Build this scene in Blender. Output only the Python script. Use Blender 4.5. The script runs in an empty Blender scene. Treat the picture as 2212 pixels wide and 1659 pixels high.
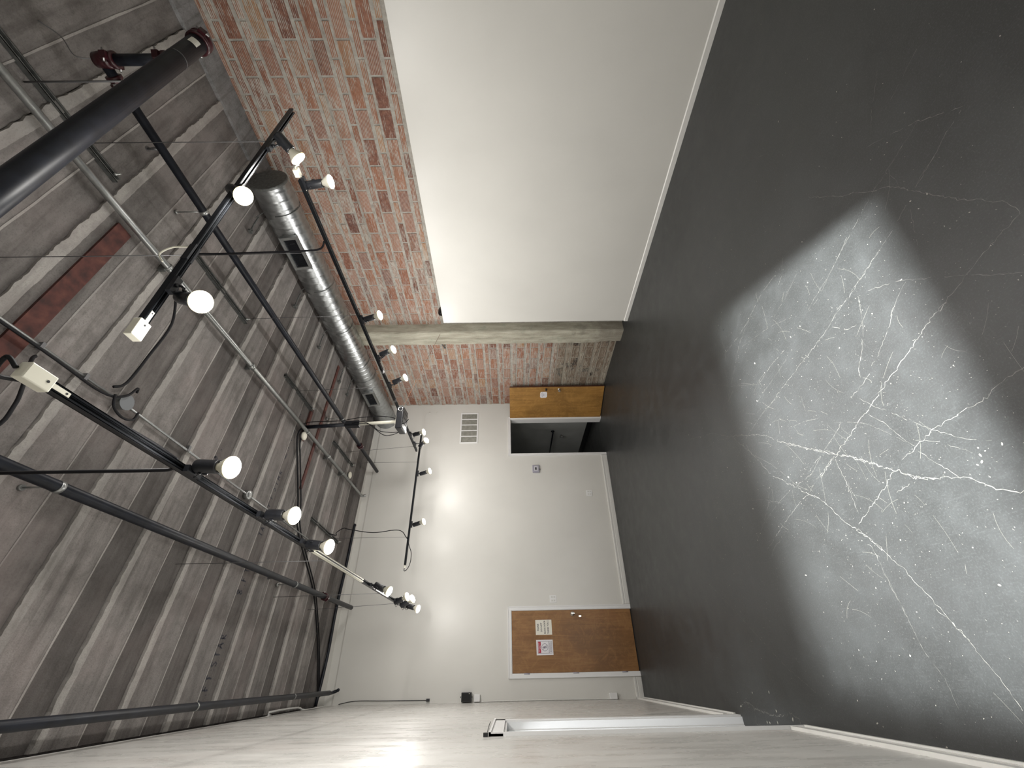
import bpy, bmesh, math, random
from mathutils import Vector, Matrix
R = random.Random(7)
PI = math.pi
scn = bpy.context.scene
col = scn.collection

# ------------------------------------------------------------------ camera (held sideways, about 2 m up)
F_PX, YAW, PITCH, ROLL, CAM_H = 876.065, 0.6209, -0.0098, -0.0149, 2.031
fw = Vector((math.sin(YAW)*math.cos(PITCH), math.cos(YAW)*math.cos(PITCH), math.sin(PITCH)))
r0 = Vector((math.cos(YAW), -math.sin(YAW), 0)); u0 = r0.cross(fw)
rt = r0*math.cos(ROLL) + u0*math.sin(ROLL); up = -r0*math.sin(ROLL) + u0*math.cos(ROLL)
cd = bpy.data.cameras.new('camera'); cam = bpy.data.objects.new('camera', cd); col.objects.link(cam)
m = Matrix.Identity(4)
for i in range(3):
    m[i][0] = -up[i]; m[i][1] = rt[i]; m[i][2] = -fw[i]
m[0][3], m[1][3], m[2][3] = 0, 0, CAM_H
cam.matrix_world = m
cd.sensor_fit = 'HORIZONTAL'; cd.sensor_width = 36; cd.lens = F_PX*36/2212; cd.clip_start = .02
scn.camera = cam
# ------------------------------------------------------------------ world, exposure
w = bpy.data.worlds.new('world'); scn.world = w; w.use_nodes = True
w.node_tree.nodes['Background'].inputs[0].default_value = (.6, .75, 1, 1)
w.node_tree.nodes['Background'].inputs[1].default_value = .02
scn.view_settings.view_transform = 'Standard'; scn.view_settings.look = 'None'
scn.view_settings.gamma = 1; scn.view_settings.exposure = -0.05
scn.view_settings.use_curve_mapping = False
LAMP_W = 26; GLOW_W = 24; LAMP_COL = (1, .97, .925)
# added unseen spot beyond the front wall: throws the bright patch on the floor
sl = bpy.data.lights.new('floor_patch_light', 'SPOT'); sl.energy = 66000; sl.spot_size = math.radians(27); sl.spot_blend = 1; sl.color = (.97, 1, .99); sl.shadow_soft_size = .11
so = bpy.data.objects.new('floor_patch_light', sl); so.location = (-.5, -5, 4); so.rotation_euler = (Vector((1.15, 1.95, 0))-Vector((-.5, -5, 4))).to_track_quat('-Z', 'Y').to_euler(); col.objects.link(so)

# ------------------------------------------------------------------ helpers
class MB:
    def __init__(s): s.v = []; s.f = []; s.sm = []
    def add(s, vs, fs, smooth=False):
        n = len(s.v); s.v += [tuple(p) for p in vs]; s.f += [tuple(i+n for i in f) for f in fs]; s.sm += [smooth]*len(fs); return s
    def box(s, x0, y0, z0, x1, y1, z1, fn=None):
        vs = [(x, y, z) for z in (z0, z1) for y in (y0, y1) for x in (x0, x1)]
        if fn: vs = [fn(*p) for p in vs]
        return s.add(vs, [(0,2,3,1),(4,5,7,6),(0,1,5,4),(2,6,7,3),(0,4,6,2),(1,3,7,5)])
    def frame(s, o, ax, ay, az, w, h, d):      # box centred on o with axes ax, ay, az
        o, ax, ay, az = Vector(o), Vector(ax).normalized(), Vector(ay).normalized(), Vector(az).normalized()
        vs = [o+ax*(i*w/2)+ay*(j*h/2)+az*(k*d/2) for k in (-1,1) for j in (-1,1) for i in (-1,1)]
        return s.add(vs, [(0,2,3,1),(4,5,7,6),(0,1,5,4),(2,6,7,3),(0,4,6,2),(1,3,7,5)])
    def lathe(s, o, d, prof, n=20, smooth=True):   # prof: (dist along d, radius)
        o, d = Vector(o), Vector(d).normalized()
        a = d.orthogonal().normalized(); b = d.cross(a)
        vs = []; fs = []
        for t, r in prof:
            for k in range(n):
                an = 2*PI*k/n; vs.append(o+d*t+(a*math.cos(an)+b*math.sin(an))*max(r, 1e-4))
        for i in range(len(prof)-1):
            for k in range(n):
                k2 = (k+1) % n; fs.append((i*n+k, i*n+k2, (i+1)*n+k2, (i+1)*n+k))
        s.add(vs, fs, smooth)
        base = len(s.v)-len(vs)
        s.f.append(tuple(base+k for k in range(n))[::-1]); s.sm.append(False)
        s.f.append(tuple(base+(len(prof)-1)*n+k for k in range(n))); s.sm.append(False)
        return s
    def cyl(s, p, q, r, n=16):
        p, q = Vector(p), Vector(q); return s.lathe(p, q-p, [(0, r), ((q-p).length, r)], n)
    def tube(s, pts, r, n=8, sub=6):
        P = [Vector(p) for p in pts]
        if sub > 1 and len(P) > 2:
            Q = []
            for i in range(len(P)-1):
                p0 = P[max(i-1, 0)]; p1 = P[i]; p2 = P[i+1]; p3 = P[min(i+2, len(P)-1)]
                for k in range(sub):
                    t = k/sub
                    Q.append(.5*((2*p1)+(p2-p0)*t+(2*p0-5*p1+4*p2-p3)*t*t+(3*p1-p0-3*p2+p3)*t**3))
            Q.append(P[-1]); P = Q
        vs = []; fs = []; a = None
        for i, p in enumerate(P):
            d = (P[min(i+1, len(P)-1)]-P[max(i-1, 0)]).normalized()
            a = d.orthogonal().normalized() if a is None else (a-d*a.dot(d)).normalized()
            b = d.cross(a)
            for k in range(n):
                an = 2*PI*k/n; vs.append(p+(a*math.cos(an)+b*math.sin(an))*r)
        for i in range(len(P)-1):
            for k in range(n):
                k2 = (k+1) % n; fs.append((i*n+k, i*n+k2, (i+1)*n+k2, (i+1)*n+k))
        fs.append(tuple(range(n))[::-1]); fs.append(tuple((len(P)-1)*n+k for k in range(n)))
        return s.add(vs, fs, True)
    def strip(s, pts, w, z=None):               # flat band along points, w full width (list or number)
        P = [Vector(p) for p in pts]; vs = []; fs = []
        for i, p in enumerate(P):
            d = P[min(i+1, len(P)-1)]-P[max(i-1, 0)]
            nrm = Vector((-d.y, d.x, 0)).normalized() if z is None else Vector(z).cross(d).normalized()
            ww = w[i] if isinstance(w, list) else w
            vs += [p-nrm*ww/2, p+nrm*ww/2]
        for i in range(len(P)-1): fs.append((2*i, 2*i+2, 2*i+3, 2*i+1))
        return s.add(vs, fs)
    def mesh(s, name):
        me = bpy.data.meshes.new(name); me.from_pydata(s.v, [], s.f)
        me.polygons.foreach_set('use_smooth', s.sm); me.update(); return me
    def build(s, name, mat, parent=None, loc=None, **kw):
        me = s.mesh(name); o = bpy.data.objects.new(name, me)
        if mat: me.materials.append(mat)
        col.objects.link(o)
        if parent: o.parent = parent
        elif loc:
            o.location = loc
            for v in me.vertices: v.co -= Vector(loc)
        for k, v in kw.items(): o[k] = v
        return o
def bevel(o, wd=.004, seg=2):
    b = o.modifiers.new('bevel', 'BEVEL'); b.width = wd; b.segments = seg; b.limit_method = 'ANGLE'; b.angle_limit = .6
    return o
def thing(name, label, cat, group=None):
    o = bpy.data.objects.new(name, None); col.objects.link(o); o.empty_display_size = .05
    o['label'] = label; o['category'] = cat
    if group: o['group'] = group
    return o
def tag(o, label, cat, group=None):
    o['label'] = label; o['category'] = cat
    if group: o['group'] = group
    return o
def base_at(root):                               # put the Empty at the middle of its parts
    ch = [c for c in bpy.data.objects if c.parent == root]
    vs = [c.matrix_basis @ v.co for c in ch if c.type == 'MESH' for v in c.data.vertices]
    if not vs: return root
    c = sum(vs, Vector())/len(vs); root.location = c
    for k in ch: k.matrix_basis = Matrix.Translation(-c) @ k.matrix_basis
    return root

# ------------------------------------------------------------------ materials
def mat(name, color, rough=.5, metal=0, spec=.5, emit=None, es=0, noise=0, nscale=8, bump=0, bscale=60, rvar=0):
    m = bpy.data.materials.new(name); m.use_nodes = True; nt = m.node_tree; b = nt.nodes['Principled BSDF']
    b.inputs['Base Color'].default_value = (*color, 1); b.inputs['Roughness'].default_value = rough
    b.inputs['Metallic'].default_value = metal; b.inputs['Specular IOR Level'].default_value = spec
    if emit: b.inputs['Emission Color'].default_value = (*emit, 1); b.inputs['Emission Strength'].default_value = es
    g = None
    if noise or bump or rvar: g = nt.nodes.new('ShaderNodeNewGeometry')
    if noise:
        n = nt.nodes.new('ShaderNodeTexNoise'); n.inputs['Scale'].default_value = nscale; n.inputs['Detail'].default_value = 6
        nt.links.new(g.outputs['Position'], n.inputs['Vector'])
        r = nt.nodes.new('ShaderNodeValToRGB'); r.color_ramp.elements[0].position = .3; r.color_ramp.elements[1].position = .7
        r.color_ramp.elements[0].color = (*[c*(1-noise) for c in color], 1); r.color_ramp.elements[1].color = (*[min(1, c*(1+noise)) for c in color], 1)
        nt.links.new(n.outputs['Fac'], r.inputs['Fac']); nt.links.new(r.outputs['Color'], b.inputs['Base Color'])
    if bump:
        n = nt.nodes.new('ShaderNodeTexNoise'); n.inputs['Scale'].default_value = bscale; n.inputs['Detail'].default_value = 5
        nt.links.new(g.outputs['Position'], n.inputs['Vector'])
        bp = nt.nodes.new('ShaderNodeBump'); bp.inputs['Strength'].default_value = bump; bp.inputs['Distance'].default_value = .01
        nt.links.new(n.outputs['Fac'], bp.inputs['Height']); nt.links.new(bp.outputs['Normal'], b.inputs['Normal'])
    return m
class NT:                                        # tiny node-tree writer
    def __init__(s, name):
        s.m = bpy.data.materials.new(name); s.m.use_nodes = True; s.t = s.m.node_tree; s.b = s.t.nodes['Principled BSDF']
        s.pos = s.n('ShaderNodeNewGeometry').outputs['Position']
    def n(s, t, **kw):
        x = s.t.nodes.new(t)
        for k, v in kw.items(): setattr(x, k, v)
        return x
    def l(s, a, b): s.t.links.new(a, b)
    def map(s, scale=(1,1,1), rot=(0,0,0), loc=(0,0,0)):
        x = s.n('ShaderNodeMapping'); x.inputs['Scale'].default_value = scale; x.inputs['Rotation'].default_value = rot; x.inputs['Location'].default_value = loc
        s.l(s.pos, x.inputs['Vector']); return x.outputs['Vector']
    def noise(s, vec, scale, detail=5, rough=.5, dist=0):
        x = s.n('ShaderNodeTexNoise'); x.inputs['Scale'].default_value = scale; x.inputs['Detail'].default_value = detail
        x.inputs['Roughness'].default_value = rough; x.inputs['Distortion'].default_value = dist
        s.l(vec, x.inputs['Vector']); return x.outputs['Fac']
    def ramp(s, fac, stops):
        x = s.n('ShaderNodeValToRGB'); cr = x.color_ramp
        while len(cr.elements) < len(stops): cr.elements.new(.5)
        for e, (p, c) in zip(cr.elements, stops):
            e.position = p; e.color = (*c, 1) if isinstance(c, tuple) else (c, c, c, 1)
        s.l(fac, x.inputs['Fac']); return x.outputs['Color']
    def math(s, op, a, b=None, clamp=False):
        x = s.n('ShaderNodeMath', operation=op, use_clamp=clamp)
        for i, v in enumerate((a, b)):
            if v is None: continue
            if isinstance(v, (int, float)): x.inputs[i].default_value = v
            else: s.l(v, x.inputs[i])
        return x.outputs[0]
    def mix(s, fac, a, b, mode='MIX'):
        x = s.n('ShaderNodeMix', data_type='RGBA', blend_type=mode)
        for i, v in ((0, fac), (6, a), (7, b)):
            if isinstance(v, (int, float)): x.inputs[i].default_value = v
            elif isinstance(v, tuple): x.inputs[i].default_value = (*v, 1)
            else: s.l(v, x.inputs[i])
        return x.outputs[2]
    def bump(s, h, st=.3, d=.005):
        x = s.n('ShaderNodeBump'); x.inputs['Strength'].default_value = st; x.inputs['Distance'].default_value = d
        s.l(h, x.inputs['Height']); s.l(x.outputs['Normal'], s.b.inputs['Normal'])
    def out(s, c=None, rough=None, spec=None):
        if c is not None: s.l(c, s.b.inputs['Base Color'])
        if rough is not None:
            if isinstance(rough, (int, float)): s.b.inputs['Roughness'].default_value = rough
            else: s.l(rough, s.b.inputs['Roughness'])
        if spec is not None: s.b.inputs['Specular IOR Level'].default_value = spec
        return s.m

def wall_paint(name, c, rough=.36, smudge=.06, scuff=0):
    t = NT(name); n1 = t.noise(t.map(), 1.1, 4); n2 = t.noise(t.map(), 150, 3)
    n3 = t.noise(t.map((1, 1, .5)), 1.6, 4, .5)
    cc = t.ramp(n1, [(.3, tuple(k*(1-smudge) for k in c)), (.7, c)])
    cc = t.mix(t.math('MULTIPLY', t.ramp(n3, [(.55, 0.), (.75, 1.)]), smudge*2.2), cc, tuple(k*.75 for k in c))
    if scuff:
        n4 = t.noise(t.map((1, 1.1, 1.0)), 1.6, 6, .6); cc = t.mix(t.math('MULTIPLY', t.ramp(n4, [(.5, 0.), (.72, 1.)]), scuff), cc, (.43, .375, .345))
        n5 = t.noise(t.map((1, 1.6, .5)), 5, 4, .6); t.l(t.ramp(n5, [(.35, .22), (.65, .42)]), t.b.inputs['Roughness']); rough = None
    t.bump(n2, .10, .003)
    return t.out(cc, rough, .4)
M = {}
M['paint'] = wall_paint('white_wall_paint', (.67, .66, .625))
M['paint_left'] = wall_paint('scuffed_wall_paint', (.56, .55, .525), .30, .05, .32)
M['trim'] = mat('white_gloss_trim', (.72, .715, .69), .3, noise=.03, nscale=3)
M['casing'] = mat('white_trim_bright', (.78, .78, .78), .35)
M['black'] = mat('black_painted_metal', (.012, .013, .016), .32, .0, .5, noise=.3, nscale=30)
M['blacktrack'] = mat('black_anodised_rail', (.018, .02, .024), .28, .6, .5)
M['pipe'] = mat('black_steel_pipe', (.009, .011, .017), .42, .0, .35, noise=.4, nscale=12)
M['cable'] = mat('black_rubber', (.008, .008, .010), .6, 0, .25)
M['galv'] = None
M['red'] = mat('red_coupling_paint', (.035, .007, .010), .3, noise=.3, nscale=25)
M['white_plastic'] = mat('white_plastic', (.75, .73, .62), .4)
M['steel'] = mat('bare_steel', (.5, .5, .5), .3, .9)
M['brass'] = mat('satin_nickel', (.62, .6, .56), .22, 1)
M['grey_plastic'] = mat('grey_lavender_plastic', (.33, .32, .38), .4)
M['dark'] = mat('dark_void', (.01, .01, .01), .8)
M['ink'] = mat('black_ink', (.02, .02, .03), .7)
M['paper'] = mat('cream_paper', (.78, .76, .68), .6)
M['paper2'] = mat('white_paper', (.78, .77, .80), .6)
M['redink'] = mat('red_print', (.45, .03, .06), .6)
M['greyink'] = mat('grey_print', (.23, .21, .26), .6)
M['wire'] = mat('grey_wire', (.16, .16, .165), .4, .6)
M['orange'] = mat('orange_string', (.25, .12, .07), .6)
M['rust'] = None
M['bulbglass'] = mat('frosted_bulb_cone', (.30, .29, .25), .3, emit=(1, .90, .62), es=.10)
M['bulbface'] = mat('lit_bulb_face', (1, 1, 1), .3, emit=(1, .97, .9), es=16)
M['bulbrim'] = mat('lit_bulb_rim', (1, 1, 1), .3, emit=(1, .86, .42), es=3)

# galvanised metal
t = NT('galvanised_steel'); n1 = t.noise(t.map(), 22, 4); n2 = t.noise(t.map(), 3, 3)
t.b.inputs['Metallic'].default_value = .85
M['galv'] = t.out(t.mix(t.ramp(n2, [(.35, 0.), (.65, 1.)]), t.ramp(n1, [(.3, (.30, .31, .31)), (.7, (.44, .45, .45))]), (.36, .37, .36)), .34)
t = NT('duct_spiral_steel'); n1 = t.noise(t.map(), 14, 4); n2 = t.noise(t.map((1, .25, 1)), 9, 3)
t.b.inputs['Metallic'].default_value = 1.0
t.bump(n2, .12, .006)
M['duct'] = t.out(t.ramp(n1, [(.3, (.36, .375, .38)), (.7, (.47, .49, .50))]), t.ramp(n1, [(.3, .30), (.7, .38)]))
M['galv_dark'] = mat('aged_strut_steel', (.13, .135, .13), .5, .5, noise=.35, nscale=30)
t = NT('rusty_steel'); n1 = t.noise(t.map(), 14, 6)
M['rust'] = t.out(t.ramp(n1, [(.3, (.035, .012, .010)), (.55, (.085, .026, .020)), (.8, (.14, .05, .035))]), .8)

# dark painted concrete floor
t = NT('charcoal_floor_paint')
big = t.noise(t.map(), .9, 5, .6); mid = t.noise(t.map(), 5, 6, .65); fine = t.noise(t.map(), 120, 4, .7)
brush = t.noise(t.map((60, 7, 1), (0, 0, .75)), 2, 5, .75, .6); brush2 = t.noise(t.map((50, 8, 1), (0, 0, -.7)), 2, 5, .75, .6)
c = t.ramp(big, [(.3, (.016, .0168, .0165)), (.7, (.026, .0275, .0275))])
c = t.mix(t.math('MULTIPLY', t.ramp(mid, [(.45, 0.), (.8, 1.)]), .35), c, (.048, .051, .052))
c = t.mix(t.math('MULTIPLY', t.ramp(brush, [(.56, 0.), (.78, 1.)]), .40), c, (.072, .075, .076))
c = t.mix(t.math('MULTIPLY', t.ramp(brush2, [(.60, 0.), (.80, 1.)]), .38), c, (.075, .078, .08))
c = t.mix(t.math('MULTIPLY', t.ramp(fine, [(.52, 0.), (.72, 1.)]), .5), c, (.066, .069, .071))
t.bump(t.math('ADD', t.math('MULTIPLY', fine, .5), mid), .22, .006)
M['floor'] = t.out(c, t.ramp(mid, [(.3, .34), (.75, .5)]), .48)
M['crack'] = mat('pale_crack_filler', (.125, .122, .112), .75, noise=.5, nscale=40)
M['chip'] = mat('pale_chip', (.30, .29, .25), .6, noise=.2, nscale=30)
M['darkcrack'] = mat('scuff_black', (.01, .01, .012), .7)

# ceiling concrete: one material, each plank tinted by its own random number
def concrete(name, lo, hi, var=.2, bscale=70, streak=True, dark=(.06, .052, .048)):
    t = NT(name)
    oi = t.n('ShaderNodeObjectInfo')
    a = t.noise(t.map((.5, 3, 3)), 3.5, 6, .6); b = t.noise(t.map(), 90, 4, .7); d = t.noise(t.map((.35, 5, 1), (0, 0, 0)), 4, 5, .6)
    c = t.ramp(a, [(.3, lo), (.7, hi)])
    c = t.mix(t.math('MULTIPLY', t.ramp(d, [(.52, 0.), (.72, 1.)]), .5), c, dark)
    c = t.mix(t.math('MULTIPLY', t.ramp(b, [(.5, 0.), (.72, 1.)]), .45), c, dark)
    g_ = t.noise(t.map((.8, 1, 1)), 8, 8, .72); c = t.mix(t.math('MULTIPLY', t.ramp(g_, [(.46, 0.), (.66, 1.)]), .42), c, dark)
    e = t.noise(t.map((1, 1, 1), (0, 0, 0), (3, 5, 1)), 1.3, 4, .6)
    c = t.mix(t.math('MULTIPLY', t.ramp(e, [(.5, 0.), (.7, 1.)]), .35), c, (.27, .225, .215))
    br = t.math('ADD', t.math('MULTIPLY', oi.outputs['Random'], var*2), 1-var)
    cc = t.n('ShaderNodeVectorMath', operation='SCALE'); t.l(c, cc.inputs[0]); t.l(br, cc.inputs['Scale'])
    t.bump(t.math('ADD', b, a), .5, .008)
    return t.out(cc.outputs[0], .85, .25)
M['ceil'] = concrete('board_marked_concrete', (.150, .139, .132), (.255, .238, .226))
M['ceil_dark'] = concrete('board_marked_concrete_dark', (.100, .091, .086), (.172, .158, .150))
M['ceil_light'] = concrete('concrete_joint_fin', (.28, .265, .25), (.42, .40, .375), .12, dark=(.17, .16, .15))
M['ledge'] = concrete('smooth_concrete_ledge', (.22, .22, .22), (.34, .34, .345), .05)
t = NT('rough_concrete_column')
a = t.noise(t.map((3, 3, .6)), 4, 6, .65); b = t.noise(t.map(), 60, 5, .7); e = t.noise(t.map(), 6, 5, .6)
c = t.ramp(a, [(.3, (.27, .25, .195)), (.6, (.44, .42, .345)), (.8, (.54, .52, .44))])
c = t.mix(t.math('MULTIPLY', t.ramp(e, [(.55, 0.), (.7, 1.)]), .4), c, (.25, .28, .22))
sep = t.n('ShaderNodeSeparateXYZ'); t.l(t.pos, sep.inputs[0])
low = t.math('MULTIPLY', t.ramp(t.math('ADD', t.math('MULTIPLY', sep.outputs[2], -.5), t.math('ADD', e, 0.2)), [(.3, 0.), (.6, 1.)]), .6)
c = t.mix(low, c, (.21, .185, .155))
t.bump(t.math('ADD', b, t.math('MULTIPLY', a, 1.5)), .6, .012)
M['column'] = t.out(c, .9, .2)

# mortar / brick
def zlow(t, edge=1.25, soft=.28):
    s = t.n('ShaderNodeSeparateXYZ'); t.l(t.pos, s.inputs[0])
    n = t.noise(t.map(), 2.3, 5, .6)
    v = t.math('ADD', t.math('MULTIPLY', t.math('SUBTRACT', edge, s.outputs[2]), 1/soft), t.math('MULTIPLY', t.math('SUBTRACT', n, .5), 3))
    # only the far bay (y > 5.3)
    far = t.math('GREATER_THAN', s.outputs[1], 5.3)
    return t.math('MULTIPLY', t.math('MAXIMUM', t.math('MINIMUM', v, 1.0), 0.0), far), s
t = NT('smeared_mortar'); z, s = zlow(t)
a = t.noise(t.map(), 16, 6, .7); b = t.noise(t.map(), 70, 4, .7)
c = t.ramp(a, [(.3, (.27, .25, .22)), (.6, (.42, .40, .36)), (.8, (.52, .50, .455))])
c = t.mix(t.math('MULTIPLY', z, .75), c, (.27, .235, .185))
t.bump(t.math('ADD', a, b), .5, .008)
M['mortar'] = t.out(c, .9, .2)
def brick_mat(nm_, ex):
    t = NT(nm_); z, s = zlow(t)
    oi = t.n('ShaderNodeObjectInfo'); rnd = oi.outputs['Random']
    clay = t.ramp(rnd, [(0, (.13, .060, .048)), (.2, (.235, .108, .074)), (.45, (.295, .143, .092)), (.7, (.31, .162, .112)), (.88, (.345, .20, .112)), (1, (.17, .085, .072))])
    v1 = t.noise(t.map(), 26, 5, .65)
    clay = t.mix(t.math('MULTIPLY', t.ramp(v1, [(.4, 0.), (.75, 1.)]), .4), clay, (.50, .27, .185))
    zz = s.outputs[2]
    wv = t.math('ADD', t.math('MULTIPLY', t.math('SINE', t.math('MULTIPLY', zz, 2*PI/.0165)), .5), .5)
    sm = t.noise(t.map((1.0, 1.6, 7)), 4.2, 6, .72, .4)
    dens = t.noise(t.map(), 1.5, 3, .5)
    bias = t.math('ADD', t.math('MULTIPLY', rnd, .10), t.math('MULTIPLY', dens, .32))
    val = t.math('ADD', t.math('ADD', sm, bias), t.math('MULTIPLY', wv, .20))
    mk = t.ramp(val, [(.86-ex, 0.), (.925-ex, 1.)])
    r2 = t.math('FRACT', t.math('MULTIPLY', rnd, 37.7))
    gr = t.math('MULTIPLY', t.ramp(wv, [(.55, 0.), (.9, 1.)]), t.math('MULTIPLY', t.ramp(t.math('ADD', sm, t.math('MULTIPLY', r2, .4)), [(.62, 0.), (.78, 1.)]), .85))
    mk2 = t.math('MAXIMUM', mk, gr)
    c = t.mix(t.math('MULTIPLY', mk2, .85), clay, (.47, .445, .40))
    blk = t.ramp(t.noise(t.map((1, 2.6, 3.2), (0, 0, 0), (0, 1.3, .4)), 1.5, 3, .55), [(.555, 0.), (.62, 1.)])
    low = t.mix(mk2, t.mix(blk, (.175, .135, .10), (.022, .024, .024)), (.40, .365, .30))
    c = t.mix(t.math('MULTIPLY', z, .92), c, low)
    t.bump(t.math('SUBTRACT', t.math('MULTIPLY', v1, .7), wv), .55, .006)
    return t.out(c, .82, .25)
M['brick'] = brick_mat('scored_clay_tile', .015); M['brick_thin'] = brick_mat('smeared_thin_tile', .075)
# veneer door
def wood(name, c1, c2, c3, swirl=.0):
    t = NT(name); g = t.noise(t.map((9, 9, .55)), 2.2, 6, .6, 1.2); f = t.noise(t.map((60, 60, 3)), 3, 4, .6); b = t.noise(t.map((1, 1, .8)), 2.1, 3, .5)
    c = t.ramp(g, [(.3, c1), (.5, c2), (.72, c3)])
    c = t.mix(t.math('MULTIPLY', t.ramp(f, [(.4, 0.), (.7, 1.)]), .3), c, tuple(k*.7 for k in c2))
    c = t.mix(t.math('MULTIPLY', t.ramp(b, [(.42, 0.), (.62, 1.)]), .55), c, tuple(k*.52 for k in c2))
    sw = t.noise(t.map((1, 1, 1)), 7, 6, .75, 1.5); c = t.mix(t.math('MULTIPLY', t.ramp(sw, [(.48, 0.), (.62, 1.)]), .35), c, tuple(k*1.15 for k in c3))
    return t.out(c, .42, .4)
M['wood1'] = wood('brown_door_veneer', (.20, .094, .036), (.25, .125, .048), (.335, .18, .072))
M['wood2'] = wood('honey_door_veneer', (.235, .115, .028), (.34, .175, .045), (.43, .235, .065))
M['wood_edge'] = mat('dark_door_edge', (.10, .035, .018), .5)
M['filter'] = mat('grey_filter_pad', (.25, .245, .215), .9, noise=.2, nscale=20)
M['back_room'] = mat('storeroom_paint', (.55, .565, .55), .5, noise=.1, nscale=2)

# measured positions: lamp pivots with aim directions; crack lines and chips on the floor (metres)
LAMPS=[('T0', (3.049, 1.345, 3.7), (3.101, 1.282, 3.628), (-0.43, 0.653, -0.623)), ('T0', (2.466, 1.345, 3.7), (2.51, 1.356, 3.757), (-0.675, -0.136, -0.726)), ('T0', (1.592, 1.345, 3.7), (1.569, 1.399, 3.674), (-0.444, -0.23, -0.866)), ('T1', (3.31, 1.746, 3.7), (3.294, 1.761, 3.662), (0.061, -0.114, -0.992)), ('T1', (3.31, 3.321, 3.7), (3.312, 3.334, 3.664), (0.072, -0.284, -0.956)), ('T1', (3.31, 4.019, 3.7), (3.351, 4.007, 3.668), (0.141, -0.359, -0.923)), ('T1', (3.31, 4.608, 3.7), (3.342, 4.598, 3.644), (0.169, -0.325, -0.93)), ('T1', (3.31, 6.025, 3.7), (3.3, 6.048, 3.646), (0.084, -0.315, -0.945)), ('T1', (3.31, 6.378, 3.7), (3.276, 6.435, 3.606), (0.26, -0.674, -0.691)), ('T2', (2.966, 6.87, 3.7), (2.958, 6.889, 3.649), (0.151, -0.317, -0.936)), ('T2', (2.062, 6.87, 3.7), (2.051, 6.887, 3.66), (0.205, -0.295, -0.933)), ('T3', (0.84, 1.881, 3.62), (0.868, 1.872, 3.59), (-0.103, -0.105, -0.989)), ('T3', (0.84, 2.569, 3.62), (0.852, 2.575, 3.58), (-0.103, -0.156, -0.982)), ('T3', (0.84, 3.202, 3.62), (0.837, 3.225, 3.587), (-0.177, -0.194, -0.965)), ('T3', (0.84, 5.026, 3.62), (0.854, 5.044, 3.574), (-0.402, -0.135, -0.906)), ('T3', (0.84, 6.161, 3.62), (0.813, 6.185, 3.618), (0.303, -0.305, -0.903)), ('T3', (0.84, 6.388, 3.62), (0.798, 6.42, 3.582), (0.411, -0.34, -0.846)), ('T3', (0.84, 6.682, 3.62), (0.847, 6.704, 3.572), (-0.276, -0.211, -0.938))]
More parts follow.
